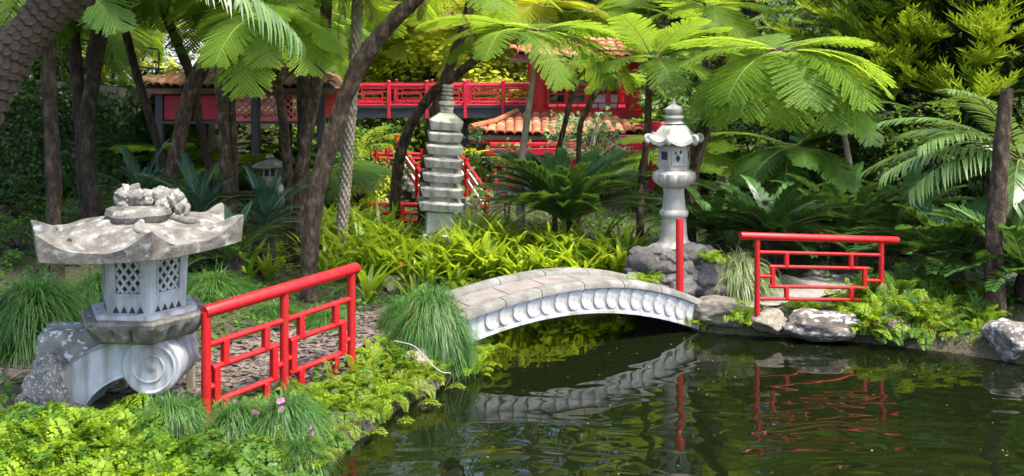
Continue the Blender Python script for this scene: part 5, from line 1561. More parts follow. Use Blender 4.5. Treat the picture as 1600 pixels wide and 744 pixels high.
tree('tree_fern', 'dark trunk rising behind the pagoda', 'tree', [(662, 350, 13), (668, 260, 12), (682, 170, 11), (706, 95, 10), (728, 35, 10), (740, -24, 10)], 17.0, M['bark_dark'], 'plain', 14, [dict(set_=F_, n=6, L_=1.05, seed=14, tilt=(-.15, .25))])
tree('tree_fern', 'slim grey trunk left of the red pavilion pillar', 'tree', [(814, 268, 7.5), (822, 200, 6.5), (832, 130, 6), (841, 48, 6.5)], 15.8, M['bark_pale'], 'plain', 15, [dict(set_=BIG, n=6, L_=.8, seed=15, tilt=(-.35, -.05), skip=lambda a: 4.0 < a < 5.4, extra=((178, 0, .0, 1.0), (-20, 1, .0, 1.2), (-4, 1, -.05, 1.15), (-38, 1, .05, 1.05), (-160, 0, -.05, .95), (20, 0, 0, 1.1)))])
tree('tree_fern', 'thin trunk with yellowing drooping fronds before the pavilion railing', 'tree', [(868, 262, 5), (880, 205, 5), (893, 150, 5), (906, 98, 5.5)], 17.2, M['bark'], 'plain', 16, [dict(set_=FY, n=9, L_=.46, seed=16, tilt=(.2, .6))])
tree('tree_fern', 'short trunk bent right over the vine tangle', 'tree', [(905, 215, 5), (916, 175, 5.5), (932, 145, 6), (952, 128, 6), (972, 120, 6)], 17.6, M['bark'], 'plain', 17, [dict(set_=F_, n=6, L_=.5, seed=17, tilt=(-.3, .1))])
tree('tree_fern', 'slim upright trunk with a flat umbrella crown left of the tall lantern', 'tree', [(1001, 300, 7), (1010, 225, 7), (1014, 150, 7), (1020, 92, 9)], 15.6, M['bark'], 'plain', 18, [dict(set_=F_, n=13, L_=.80, seed=18, tilt=(-.25, .1), extra=((-12, 0, .0, .8), (8, 3, .25, .85), (182, 0, .0, .8)))])
tree('tree_fern', 'slanting trunk with the widest feathery crown, behind the tall lantern', 'tree', [(1078, 300, 12), (1090, 225, 12), (1112, 178, 12), (1148, 132, 11), (1196, 92, 11), (1222, 80, 11)], [16.2, 16.0, 15.4, 14.8, 14.2, 14.0], M['bark'], 'plain', 19,
     [dict(set_=BIG, n=10, L_=.92, seed=19, tilt=(-.1, .35), extra=((-85, 1, .0, .95), (-52, 1, -.05, 1.05), (-25, 1, -.15, 1.05), (0, 1, -.25, 1.05), (188, 0, .0, .95), (-160, 1, .05, 1.0), (-130, 1, .1, 1.0), (200, 1, .2, 1.0), (-68, 1, .2, 1.0), (-40, 1, .2, 1.1)))])
tree('tree_fern', 'dark second stem leaning under the widest feathery crown', 'tree', [(1078, 300, 11), (1092, 240, 10), (1112, 180, 9), (1130, 130, 8)], 16.4, M['bark_dark'], 'plain', 32)
tree('tree_fern', 'thin bare grey stem under the right end of the wide crown', 'tree', [(1338, 335, 6), (1330, 275, 6), (1321, 220, 5.5), (1312, 170, 5)], 16.2, M['bark_pale'], 'plain', 20, [dict(set_=FD, n=10, L_=.7, seed=20)])
tree('palm_tree', 'cut-off rough brown trunk standing at the right edge', 'tree', [(1556, 492, 19), (1553, 390, 17), (1560, 300, 17), (1566, 210, 15), (1573, 138, 11)], 12.5, M['bark'], 'rough', 21)
# palm with long arching leaves behind the cut trunk
pr, pw, _ = tree('palm_tree', 'young palm with long comb-like leaves arching left at the right edge', 'tree', [(1592, 420, 12), (1594, 330, 12), (1596, 250, 11)], 14.4, M['bark_dark'], 'rough', 22,
     [dict(set_=PALM, n=9, L_=1.0, seed=22, extra=((176, 0, -.05, 1.05), (188, 0, .30, 1.1), (170, 1, .35, 1.0), (-150, 0, -.35, 1.0), (-120, 1, .2, .9), (200, 1, .1, 1.1)))])
# hanging sunlit fronds in front of the kiosk
tree('tree_fern', 'tree fern whose yellow-green fronds hang over the kiosk lattice', 'tree', [(452, 345, 9), (446, 220, 9), (428, 90, 9), (424, 18, 10)], [15.2, 14.6, 13.6, 13.2], M['bark'], 'plain', 23,
     [dict(set_=F_, n=9, L_=.8, seed=23, tilt=(.1, .5), extra=((-80, 2, .15, .85), (-110, 2, .1, .9), (-50, 2, .2, .9), (-140, 2, .2, .8), (-20, 2, .1, .8), (-95, 2, .35, 1.0)))])

# ------------------------------------------------------------------ cycads
for i, a in enumerate([
    (888, 342, 15.7, 1.52, 84, [CYC[1], CYCL[0], CYCL[1], CYCL[2]], 'great dark green cycad in front of the pavilion'),
    (1205, 366, 14.9, 1.38, 46, CYCL, 'glossy cycad behind the left half of the right railing'),
    (1320, 362, 15.2, 1.30, 42, CYCL, 'cycad behind the right half of the right railing'),
    (1118, 358, 15.6, 1.15, 32, CYCL, 'dark cycad immediately right of the tall lantern'),
    (1490, 410, 13.7, 1.45, 42, CYCWL, 'broad-leaved cycad on the right bank left of the cut trunk'),
    (1605, 425, 12.9, 1.35, 34, CYCWL, 'broad-leaved cycad cut off by the right edge of the picture'),
    (222, 318, 14.6, .95, 26, CYCB, 'blue-green cycad behind the near lantern, leftmost of the blue ones'),
    (312, 335, 14.0, .95, 28, CYCB, 'blue-green cycad at the foot of the slanting trunk'),
    (412, 352, 14.3, .90, 28, CYCB, 'blue-green cycad left of the gnarled trunk, below the small lantern'),
    (365, 400, 13.2, .75, 22, CYC, 'low dark cycad right of the near lantern roof'),
    (1420, 345, 15.8, 1.2, 30, CYCL, 'cycad at the back below the palm leaves'),
]):
    px, py, Y, L_, n, set_, lab = a
    cycad(px, py, Y, L_, n, set_, lab, i + 3)

# ------------------------------------------------------------------ strap-leaf bed
def blades(rng, n, root_r, length, width, a_lo, a_hi, bend, seg=7, fold=.0, tip=.08):
    out = []
    for i in range(n):
        az = rng.uniform(0, 2 * PI); el = R(rng.uniform(a_lo, a_hi)); ln = length * rng.uniform(.65, 1.15); w = width * rng.uniform(.75, 1.2)
        p = np.array([math.cos(az), math.sin(az), 0]) * rng.uniform(0, root_r)
        d = np.array([math.cos(az), math.sin(az), 0]); sd = np.array([-math.sin(az), math.cos(az), 0])
        tw = rng.uniform(-.5, .5); bd = bend * rng.uniform(.6, 1.5)
        rows = []; a = el
        for k in range(seg):
            u = k / (seg - 1)
            ww = w * (min(1, .45 + u * 2.2) if u < .3 else 1 - ((u - .3) / .7) ** 2 * (1 - tip))
            s2 = sd * math.cos(tw * u) + np.array([0, 0, 1]) * math.sin(tw * u)
            rows.append([p - s2 * ww / 2, p + s2 * ww / 2])
            p = p + (d * math.cos(a) + np.array([0, 0, 1]) * math.sin(a)) * ln / (seg - 1)
            a -= bd / (seg - 1)
        out.append(rows)
    return np.array(out)
rng = np.random.default_rng(21)
STRAP = [strips_mesh('leaves', blades(rng, 20, .08, .80, .074, 52, 89, R(66)), M['strap']) for _ in range(5)]
rnd = random.Random(4)
k = 0
rows = [(14.35, 640, 985, 14), (14.65, 500, 985, 22), (15.0, 490, 985, 22), (15.45, 480, 800, 16), (15.95, 485, 770, 14), (16.5, 490, 580, 6), (17.1, 495, 575, 5)]
for (Y, xa, xb, n) in rows:
    for i in range(n):
        px = xa + (xb - xa) * (i + rnd.uniform(.1, .9)) / n; y = Y + rnd.uniform(-.15, .15)
        x = (px - 800) / 1600 * y
        if abs(x + 1.12) < .22 and 15.15 < y < 15.85: continue
        s = rnd.uniform(.78, 1.15)
        if Y < 14.8: s *= .88
        if px > 720 and Y < 15.3: s *= 1.12
        o = link_mesh('strap_leaf_plant', STRAP[k % 5], None, (x, y, gz(x, y) - .01), (0, 0, rnd.uniform(0, 6)), s); k += 1
        zone = 'left of the low red rail' if px < 580 else 'left of the pagoda' if px < 660 else 'in front of the pagoda' if px < 720 else 'between pagoda and great cycad' if px < 810 else 'in front of the great cycad' if px < 920 else 'between great cycad and rock plinth'
        row = 'front row' if Y < 14.8 else 'second row' if Y < 15.3 else 'middle row' if Y < 16.2 else 'back row'
        tag(o, 'bright green strap-leaved clump ' + zone + ', ' + row, 'plant', 'strap-leaved clumps ' + zone + ', ' + row)
# extra clumps at the left of the bed and near the leaning trunk
for (px, py, Y, lab) in ((420, 442, 13.9, 'strap-leaved clump with arching leaves left of the big arching trunk'), (385, 450, 13.4, 'strap-leaved clump behind the near railing, nearest the lantern'), (575, 505, 12.6, 'strap-leaved tuft beside the far post of the near railing')):
    q = P(px, py, Y)
    tag(link_mesh('strap_leaf_plant', STRAP[k % 5], None, (q.x, q.y, gz(q.x, q.y)), (0, 0, k), .85), lab, 'plant', 'strap-leaved clumps left of the bed'); k += 1
def petals(rng, n, rad, size):
    C = rng.normal(0, 1, (n, 3)); C /= np.linalg.norm(C, axis=1)[:, None]; C[:, 2] = np.abs(C[:, 2])
    return leaf_quads(C * rad, C, size, rng, aspect=.8)
om = quads_mesh('orange_flower', petals(rng, 22, .03, .036), M['orange'])
for (px, py, Y, lab) in ((626, 413, 14.3, 'orange flower head low in the strap-leaf bed left of the pagoda'), (834, 411, 14.25, 'small orange flower head just above the bridge coping')):
    q = P(px, py, Y); root = empty('orange_flower', q, 0, lab, 'flower')
    link_mesh('petals', om, root)
    b = MB(); b.tube([(0, 0, 0), (.01, 0, gz(q.x, q.y) - q.z - .02)], .007, 6); b.build('stalk', M['stem'], root)

# ------------------------------------------------------------------ grass tufts
def drape_tuft(seed, n, rx, rz, length, width, mat, name='leaves'):
    rng = np.random.default_rng(seed); out = []
    for i in range(n):
        az = rng.uniform(0, 2 * PI); v = rng.uniform(0, 1) ** .8
        th = v * R(100)
        nd = np.array([math.cos(az) * math.sin(th), math.sin(az) * math.sin(th), math.cos(th)])
        bump_ = 1 + .10 * math.sin(az * 3 + seed) + .07 * math.sin(az * 7 + v * 6)
        p = np.array([nd[0] * rx, nd[1] * rx, nd[2] * rz]) * .78 * bump_
        out_d = np.array([math.cos(az), math.sin(az), 0])
        cl = int(az * 2.6 + v * 5 + seed) * 7.3; d = nd * .6 + out_d * .2 + rng.normal(0, .30, 3) + .38 * np.array([math.sin(cl), math.cos(cl * 1.7), .6 * math.sin(cl * 2.3)]); d /= np.linalg.norm(d)
        ln = length * rng.uniform(.45, 1.25) * (1 + .25 * math.sin(cl * 3.1)); w = width * rng.uniform(.7, 1.5)
        side = np.cross(d, [0, 0, 1.0]); side = side / (np.linalg.norm(side) + 1e-6)
        rows = []
        for k in range(6):
            u = k / 5
            rows.append([p - side * w * .5 * (1 - .9 * u), p + side * w * .5 * (1 - .9 * u)])
            p = p + d * ln / 5
            d = d + np.array([0, 0, -.50]); d /= np.linalg.norm(d)
        out.append(rows)
    return strips_mesh(name, np.array(out), mat)
TUFT = [drape_tuft(s, 4200, .42, .5, .40, .010, M['grass_tuft']) for s in (1, 2)]
TUFTP = drape_tuft(5, 1500, .35, .35, .42, .012, M['grass_pale'])
FINE = drape_tuft(7, 1800, .34, .22, .30, .008, M['grass_tuft'])
def tuft(me_, px, py, Y, sc_, label, rz=0, name='grass_tuft', cat='grass', z=None):
    q = P(px, py, Y)
    o = link_mesh(name, me_, None, q if z is None else (q.x, q.y, z), (0, 0, rz), sc_)
    return tag(o, label, cat)
tuft(TUFT[0], 675, 540, 11.0, (.88, .85, 1.12), 'big shaggy grass tuft drooping into the pond at the left end of the bridge')
tuft(TUFT[1], 632, 520, 11.5, (.7, .6, .7), 'smaller grass tuft on the left shoulder of the big drooping one', 2.0)
tuft(TUFT[0], 55, 525, 10.6, (1.35, 1.1, 1.05), 'wide dark tuft of arching grass left of the near lantern', 1.2)
tuft(TUFT[1], 165, 480, 11.6, (1.0, .9, .75), 'dark arching grass directly behind the near lantern light box', .4)
tuft(TUFT[1], 330, 470, 12.6, (1.15, .9, .62), 'soft green grass mound right of the near lantern roof', 3.0)
tuft(TUFT[0], 430, 520, 11.7, (.8, .7, .62), 'dark tuft seen between the bars of the near railing', 2.4)
tuft(TUFT[1], 508, 525, 11.5, (.75, .7, .55), 'dark tuft behind the second panel of the near railing', 1.1)
tuft(TUFTP, 1158, 440, 13.5, (.95, .9, .85), 'pale variegated grass tuft right of the rock plinth', .5)
tuft(TUFTP, 1215, 462, 13.9, (.7, .7, .55), 'pale striped grass seen through the left part of the right railing', 2.5)
tuft(FINE, 268, 655, 8.3, (.75, .6, .6), 'fine dark grass under the scroll of the near lantern', .3)
tuft(FINE, 450, 668, 8.55, (.95, .8, .95), 'fine grey-green tuft with pink flowers at the foot of the near railing', 1.0)
tuft(FINE, 372, 664, 8.5, (.6, .6, .7), 'fine dark tuft at the first gap of the near railing', 2.0)
tuft(FINE, 470, 725, 8.15, (.7, .7, .8), 'fine tuft hanging over the water at the lower middle', 2.8)
tuft(TUFT[0], 690, 488, 12.3, (.5, .5, .5), 'short grass patch where the big tuft meets the bridge', 2.8)

# ------------------------------------------------------------------ lacy yellow-green ferns
def lacy(seed, mat, n=46, L_=.30, dome=.20):
    """Mound of small lobed fronds."""
    rng = np.random.default_rng(seed); Q = []
    for i in range(n):
        az = rng.uniform(0, 2 * PI); el = R(rng.uniform(5, 80)); ln = L_ * rng.uniform(.6, 1.15)
        c = np.array([rng.normal(0, dome), rng.normal(0, dome), rng.uniform(0, .10)])
        d = np.array([math.cos(az) * math.cos(el), math.sin(az) * math.cos(el), math.sin(el)])
        sd = np.array([-math.sin(az), math.cos(az), 0]); 
        m = 11; p = c.copy()
        for k in range(m):
            u = k / (m - 1)
            nrm = np.cross(d, sd); nrm /= np.linalg.norm(nrm) + 1e-9
            pl = ln * .42 * (math.sin(PI * (.15 + .82 * u)) ** .8) 
            for s in (-1, 1):
                for j in range(3):
                    b0 = p + sd * s * pl * (.05 + .30 * j)
                    dd = sd * s * .8 + d * .55 + rng.normal(0, .18, 3); dd /= np.linalg.norm(dd)
                    lf = ln * .15 * (1.15 - .25 * j) ; wv = np.cross(dd, nrm); wv /= np.linalg.norm(wv) + 1e-9
                    t = b0 + dd * lf - nrm * -.1 * lf
                    md = b0 + dd * lf * .55
                    Q.append([b0, md - wv * lf * .34, t, md + wv * lf * .34])
            p = p + d * ln / m; d = d + np.array([0, 0, -.16]); d /= np.linalg.norm(d)
    return quads_mesh('fronds', np.array(Q), mat)
LACY = [lacy(s, M['moss_fern']) for s in (1, 2, 3)]
LACY3 = [lacy(s, M['moss_fern3'], 40, .36) for s in (7, 8, 9)]
LACY2 = [lacy(s, M['moss_fern2']) for s in (4, 5, 6)]
def lacy_at(set_, px, py, Y, s, i, label, group, zoff=-.03, ground=True):
    q = P(px, py, Y)
    z_ = max(gz(q.x, q.y), 0.02) + zoff if ground else q.z
    o = link_mesh('fern_clump', set_[i % 3], None, (q.x, q.y, z_), (0, 0, i * 1.7), s)
    return tag(o, label, 'fern', group)
rnd = random.Random(12); k = 0
# foreground mass in the lower left corner
for j in range(58):
    Y = rnd.uniform(6.9, 8.35); px = rnd.uniform(-40, 470 if Y > 7.2 else 430)
    x = (px - 800) / 1600 * Y
    if float(pond_sd(np.array([x]), np.array([Y]))[0]) < .04: continue
    top = 640 + 20 * math.sin(px * .02)
    zg = gz(x, Y); s = rnd.uniform(.7, 1.05)
    if px > 255 and Y > 8.0: s *= .7
    o = link_mesh('fern_clump', (LACY3 if rnd.random() < .28 else LACY if px < 330 + rnd.uniform(-60, 60) else LACY2)[k % 3], None, (x, Y, zg + (-.06 if px > 260 else -.02)), (0, 0, rnd.uniform(0, 6)), s); k += 1
    zone = 'in the lower left corner' if px < 90 else 'below the rock foot of the near lantern' if px < 190 else 'below the scroll of the near lantern' if px < 300 else 'in front of the near railing' if px < 390 else 'beside the water at the bottom edge'
    row = 'front row' if Y < 7.35 else 'middle row' if Y < 7.85 else 'back row'
    tag(o, 'lacy fern clump ' + zone + ', ' + row, 'fern', 'lacy ferns ' + zone + ', ' + row)
# left bank below the near railing down to the tuft
for j in range(40):
    t = rnd.uniform(0, 1); i0 = rnd.choice([3, 4, 5, 6])
    a, c = POND[i0], POND[i0 + 1]
    x = a[0] + (c[0] - a[0]) * t - rnd.uniform(.12, .55); y = a[1] + (c[1] - a[1]) * t + rnd.uniform(-.02, .2)
    zg = max(gz(x, y), .04)
    o = link_mesh('fern_clump', rnd.choice((LACY, LACY2, LACY2, LACY3))[k % 3], None, (x, y, zg - .05), (rnd.uniform(-.2, .2), rnd.uniform(.0, .35), rnd.uniform(-.5, .5)), rnd.uniform(.42, .72)); k += 1
    zone = {3: 'below the near post', 4: 'below the middle post', 5: 'below the far post', 6: 'between the far post and the big drooping tuft'}[i0]
    tag(o, 'lacy bank fern ' + zone + (' of the near railing' if i0 < 6 else '') + (', at the waterline' if zg < .12 else ', above the waterline' if zg < .19 else ', high on the bank'), 'fern', 'bank ferns ' + zone + (', at the waterline' if zg < .12 else ', above the waterline' if zg < .19 else ', high up'))
# mound on the right bank
for j in range(46):
    px = rnd.uniform(1335, 1545); Y = rnd.uniform(12.05, 13.2)
    x = (px - 800) / 1600 * Y
    if float(pond_sd(np.array([x]), np.array([Y]))[0]) < -.02: Y += .3; x = (px - 800) / 1600 * Y
    zg = max(gz(x, Y), .05); h = .16 * math.exp(-((px - 1415) / 50.0) ** 2)
    if Y < 12.4: h *= .4
    o = link_mesh('fern_clump', rnd.choice((LACY, LACY2, LACY2, LACY3))[k % 3], None, (x, Y, zg + h - .03), (rnd.uniform(.0, .4), rnd.uniform(-.2, .2), rnd.uniform(0, 6)), rnd.uniform(.5, .85)); k += 1
    zone = 'at the right railing' if px < 1400 else 'on the middle of the right bank' if px < 1475 else 'near the right edge boulder'
    row = 'low by the water' if Y < 12.45 else 'high on the mound' if Y < 12.85 else 'at the back of the mound'
    tag(o, 'feathery fern clump ' + zone + ', ' + row, 'fern', 'right bank ferns ' + zone + ', ' + row)
for (px, py, Y, s, lab) in ((1165, 498, 12.45, .5, 'small fern on the rocks left of the right railing'), (1255, 482, 12.75, .5, 'small fern under the right railing'), (1150, 480, 12.8, .4, 'tiny fern on the flat rock by the bridge end'), (1092, 505, 12.62, .4, 'little creeping plant at the right foot of the bridge'), (742, 545, 11.25, .6, 'pale fern hanging beside the left foot of the bridge'), (735, 575, 11.0, .55, 'low fern touching the water under the left foot of the bridge'), (1112, 405, 13.2, .42, 'yellow-green fern sprouting from the rock plinth'), (1010, 437, 13.15, .5, 'small leafy plant in front of the rock plinth')):
    lacy_at(LACY, px, py, Y, s, k, lab, None, ground=False); k += 1

# pink flowers
def flower_mesh(seed):
    rng = np.random.default_rng(seed); Q = []
    for i in range(5):
        a = 2 * PI * i / 5; d = np.array([math.cos(a), math.sin(a), .25]); s = np.array([-math.sin(a), math.cos(a), 0])
        Q.append([np.zeros(3), d * .016 - s * .013, d * .027, d * .016 + s * .013])
    return quads_mesh('petals', np.array(Q), M['pink'])
fl = flower_mesh(1)
for (px, py, Y, lab) in ((437, 627, 8.4, 'pink flower nearest the middle post of the near railing, upper one'), (439, 640, 8.4, 'pink flower nearest the middle post of the near railing, lower one'), (401, 645, 8.35, 'single pink flower left of the fine grey-green tuft'), (485, 667, 8.2, 'pink flower at the water side, upper of two'), (487, 677, 8.15, 'pink flower at the water side, lower of two'), (365, 628, 8.6, 'pale pink flower in the first gap of the near railing')):
    q = P(px, py, Y); root = empty('pink_flower', q, 0, lab, 'flower'); root.rotation_euler = (R(60), 0, px * .1)
    link_mesh('petals', fl, root, None, None, 1.05); link_mesh('petals', fl, root, (0.014, .012, -.012), (.6, .4, 1), .85)
    b = MB(); b.tube([(0, 0, 0), (0, -.15, -.05)], .003, 5); b.build('stalk', M['stem'], root)

# ------------------------------------------------------------------ bushes and trees with leaf crowns
def crown_cloud(seed, n_cl, per, rx, ry, rz, leaf, hollow=.35, cl_r=.22):
    """Leaves in clumps through an uneven ellipsoid, gaps between the clumps."""
    rng = np.random.default_rng(seed)
    D = rng.normal(0, 1, (n_cl, 3)); D /= np.linalg.norm(D, axis=1)[:, None]
    rad = rng.uniform(hollow, 1.0, n_cl) ** .6
    rad *= 1 + .22 * np.sin(D[:, 0] * 4 + seed) * np.cos(D[:, 2] * 5 + seed * 2)
    C = D * rad[:, None] * np.array([rx, ry, rz])
    cr_ = cl_r * max(rx, rz) * rng.uniform(.6, 1.3, n_cl)
    O = rng.normal(0, .55, (n_cl, per, 3)) * cr_[:, None, None] * np.array([1, 1, .62])
    Pt = (C[:, None, :] + O).reshape(-1, 3)
    Nn = np.repeat(D, per, 0) * .6 + np.array([0, 0, .75])
    return leaf_quads(Pt, Nn, leaf, rng)
def bush_mesh(seed, mat, leaf=.10, n_cl=46, per=46, r_=(1, 1, 1), name='crown', hollow=.35):
    return quads_mesh(name, crown_cloud(seed, n_cl, per, *r_, leaf, hollow), M[mat])
BUSH = {k_: [bush_mesh(s + 10 * i, k_) for s in (1, 2)] for i, k_ in enumerate(('bush', 'bush_dark', 'bush_yellow', 'bush_pale'))}
BIGC = {k_: [bush_mesh(s + 50 + 10 * i, k_, leaf=.085, n_cl=90, per=55, hollow=.45) for s in (1, 2)] for i, k_ in enumerate(('bush', 'bush_dark', 'bush_yellow', 'bush_pale'))}
def bush(kind, i, px, py, Y, size, label, group=None, name='shrub', cat='shrub', big=False):
    """size in metres; (px,py) is the middle of the crown."""
    q = P(px, py, Y); g = gz(q.x, q.y)
    if q.x < -7 and Y > 15.5: g = min(q.z, 2.4)
    root = empty(name, (q.x, q.y, g - .03), 0, label, cat, group)
    h = max(.1, q.z - g)
    link_mesh('crown', (BIGC if big else BUSH)[kind][i % 2], root, (0, 0, h), (0, 0, i * 1.3), size)
    b = MB(); rr = .05 * size[0]
    b.tube(spline([(0, 0, -.1), (.03, .02, h * .4), (-.02, 0, h)], 8), list(np.linspace(rr * 1.3, rr * .5, 8)), 8)
    for a in range(4):
        az = a * 1.7 + i; b.tube([(0, 0, h * .45), (math.cos(az) * size[0] * .5, math.sin(az) * size[1] * .5, h + size[2] * .35)], [rr * .6, rr * .15], 6)
    b.build('trunk', M['bark_dark'], root)
    return root
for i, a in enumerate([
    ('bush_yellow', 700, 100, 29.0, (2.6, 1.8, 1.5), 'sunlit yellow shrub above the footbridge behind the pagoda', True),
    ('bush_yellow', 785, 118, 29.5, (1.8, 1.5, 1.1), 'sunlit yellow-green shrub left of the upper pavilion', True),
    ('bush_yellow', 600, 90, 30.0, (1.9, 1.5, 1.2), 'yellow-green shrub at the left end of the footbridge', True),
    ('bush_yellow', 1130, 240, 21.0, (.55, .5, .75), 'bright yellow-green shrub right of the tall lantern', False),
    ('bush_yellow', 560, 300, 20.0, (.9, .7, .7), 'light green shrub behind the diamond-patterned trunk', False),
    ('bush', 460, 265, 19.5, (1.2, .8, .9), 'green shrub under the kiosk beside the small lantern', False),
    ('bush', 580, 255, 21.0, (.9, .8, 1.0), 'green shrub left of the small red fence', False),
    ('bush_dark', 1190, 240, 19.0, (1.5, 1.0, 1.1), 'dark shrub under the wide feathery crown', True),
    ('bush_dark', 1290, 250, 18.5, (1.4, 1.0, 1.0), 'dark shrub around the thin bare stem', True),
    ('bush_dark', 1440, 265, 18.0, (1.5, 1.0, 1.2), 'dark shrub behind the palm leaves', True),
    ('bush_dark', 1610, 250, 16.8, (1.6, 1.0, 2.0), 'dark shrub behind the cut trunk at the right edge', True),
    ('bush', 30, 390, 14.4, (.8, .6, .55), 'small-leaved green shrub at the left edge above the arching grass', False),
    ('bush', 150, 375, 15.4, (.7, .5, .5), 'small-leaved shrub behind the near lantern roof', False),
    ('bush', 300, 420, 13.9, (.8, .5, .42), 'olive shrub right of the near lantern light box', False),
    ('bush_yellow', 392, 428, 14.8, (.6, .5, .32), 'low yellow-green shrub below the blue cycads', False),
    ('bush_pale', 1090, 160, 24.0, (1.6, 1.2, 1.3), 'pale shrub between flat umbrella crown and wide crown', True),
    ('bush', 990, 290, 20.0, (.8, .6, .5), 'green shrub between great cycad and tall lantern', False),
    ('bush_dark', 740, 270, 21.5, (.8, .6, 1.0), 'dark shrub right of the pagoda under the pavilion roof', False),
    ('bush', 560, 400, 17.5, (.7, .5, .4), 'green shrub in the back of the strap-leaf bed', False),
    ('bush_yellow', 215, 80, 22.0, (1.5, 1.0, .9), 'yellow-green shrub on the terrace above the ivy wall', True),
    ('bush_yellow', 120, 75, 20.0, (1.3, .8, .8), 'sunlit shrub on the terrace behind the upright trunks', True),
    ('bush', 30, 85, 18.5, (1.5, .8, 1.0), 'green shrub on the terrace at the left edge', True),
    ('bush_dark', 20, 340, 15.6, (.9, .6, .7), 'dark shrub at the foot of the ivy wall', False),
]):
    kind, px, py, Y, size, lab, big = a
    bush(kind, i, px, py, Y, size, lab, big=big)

# climbing vine over the pavilion beams
vr = empty('climbing_vine', P(925, 262, 21.6), 0, 'tangled climbing vine with pale stems over the pavilion eaves', 'vine')
vo = Vector(vr.location); rnd = random.Random(6); rng = np.random.default_rng(6)
LQ = []
for i in range(34):
    a = P(rnd.uniform(880, 985), rnd.uniform(225, 280), 21.6 + rnd.uniform(-.3, .4)); 
    c = P(rnd.uniform(850, 990), rnd.uniform(180, 270), 21.6 + rnd.uniform(-.5, .3))
    m_ = (a + c) / 2 + Vector((rnd.uniform(-.3, .3), rnd.uniform(-.3, .1), rnd.uniform(.0, .5)))
    pts = spline([a - vo, m_ - vo, c - vo], 14)
    b = MB(); b.tube(pts, [.014] * 8 + [.009] * 6, 5); b.build('stem', M['vine'], vr)
    for p in pts[2:]:
        for _ in range(3): LQ.append(np.array(p) + rng.normal(0, .07, 3))
LQ = np.array(LQ)
link_mesh('leaves', quads_mesh('leaves', leaf_quads(LQ, np.tile([0, -.5, .8], (len(LQ), 1)), .10, rng), M['bush_pale']), vr)
# red-leaved plant by the pavilion and plant with broad leaves above it
for (px, py, Y, mat, n, sz_, lab, nm) in ((792, 292, 17.5, 'red_leaf', 40, .14, 'small red-leaved plant at the left of the great cycad', 'red_leaf_plant'), (790, 240, 19.5, 'bush', 34, .15, 'broad-leaved green plant in front of the pavilion beam', 'leafy_plant'), (1285, 440, 14.3, 'bush', 26, .09, 'small green plant seen through the right railing', 'leafy_plant'), (740, 300, 18.4, 'bush_pale', 60, .15, 'pale leafy plant right of the pagoda', 'leafy_plant')):
    q = P(px, py, Y); root = empty(nm, (q.x, q.y, gz(q.x, q.y)), 0, lab, 'plant'); h = q.z - root.location.z
    C = rng.normal(0, .16, (n, 3)) * np.array([1.2, .8, 1.0]) + np.array([0, 0, h])
    link_mesh('leaves', quads_mesh('leaves', leaf_quads(C, np.tile([0, -.6, .7], (n, 1)), sz_, rng, aspect=.5), M[mat]), root)
    b = MB()
    for i in range(5): b.tube([(0, 0, -.05), (math.cos(i) * .05, math.sin(i) * .05, h * .5), (math.cos(i * 2) * .15, math.sin(i * 2) * .12, h)], [.014, .01, .006], 5)
    b.build('stems', M['stem'], root)

# ------------------------------------------------------------------ conifer at the upper right
cf = empty('conifer', (8.3, 18.4, gz(8.3, 18.4)), 0, 'big conifer with layered yellow-green sprays at the upper right', 'tree')
b = MB(); b.tube(spline([(0, 0, -.2), (.05, 0, 2), (0, .1, 5), (0, 0, 9.5)], 24), list(np.linspace(.34, .05, 24)), 14); b.warp(rough_warp(.05, 5)); b.build('trunk', M['bark_dark'], cf)
def spray_strips(rng, base, d, ln, w, n):
    """A plume: short blades both sides of a drooping axis."""
    out = []; up = np.array([0, 0, 1.0]); p = base.copy(); d = d / np.linalg.norm(d)
    for i in range(n):
        u = i / n
        side = np.cross(d, up); side /= np.linalg.norm(side) + 1e-9
        for s in (-1, 1, 0):
            bl = ln * (.30 * (1 - .55 * u)) * rng.uniform(.7, 1.2)
            bd = d * .85 + side * s * rng.uniform(.45, .9) + up * rng.uniform(-.05, .30); bd /= np.linalg.norm(bd)
            wv = np.cross(bd, up + rng.normal(0, .5, 3)); wv /= np.linalg.norm(wv) + 1e-9
            a = p; m_ = p + bd * bl * .45; t = p + bd * bl + up * bl * .08
            out.append([a, m_ - wv * w, t, m_ + wv * w])
        p = p + d * ln * .85 / n
        d = d + np.array([0, 0, .05]) + rng.normal(0, .03, 3); d /= np.linalg.norm(d)
    return out
rng = np.random.default_rng(9)
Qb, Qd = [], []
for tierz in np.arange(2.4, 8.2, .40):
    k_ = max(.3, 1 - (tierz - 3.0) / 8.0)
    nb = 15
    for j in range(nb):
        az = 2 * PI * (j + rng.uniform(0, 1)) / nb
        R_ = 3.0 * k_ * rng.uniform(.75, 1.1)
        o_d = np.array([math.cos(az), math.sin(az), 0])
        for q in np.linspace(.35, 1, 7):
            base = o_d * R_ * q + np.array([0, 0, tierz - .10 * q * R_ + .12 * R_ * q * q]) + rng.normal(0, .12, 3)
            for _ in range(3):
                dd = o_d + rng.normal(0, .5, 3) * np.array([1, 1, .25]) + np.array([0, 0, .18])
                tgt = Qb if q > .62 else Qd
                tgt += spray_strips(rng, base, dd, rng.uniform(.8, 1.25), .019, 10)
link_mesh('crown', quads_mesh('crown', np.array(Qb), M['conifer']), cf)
link_mesh('inner_crown', quads_mesh('inner_crown', np.array(Qd), M['conifer_dark']), cf)

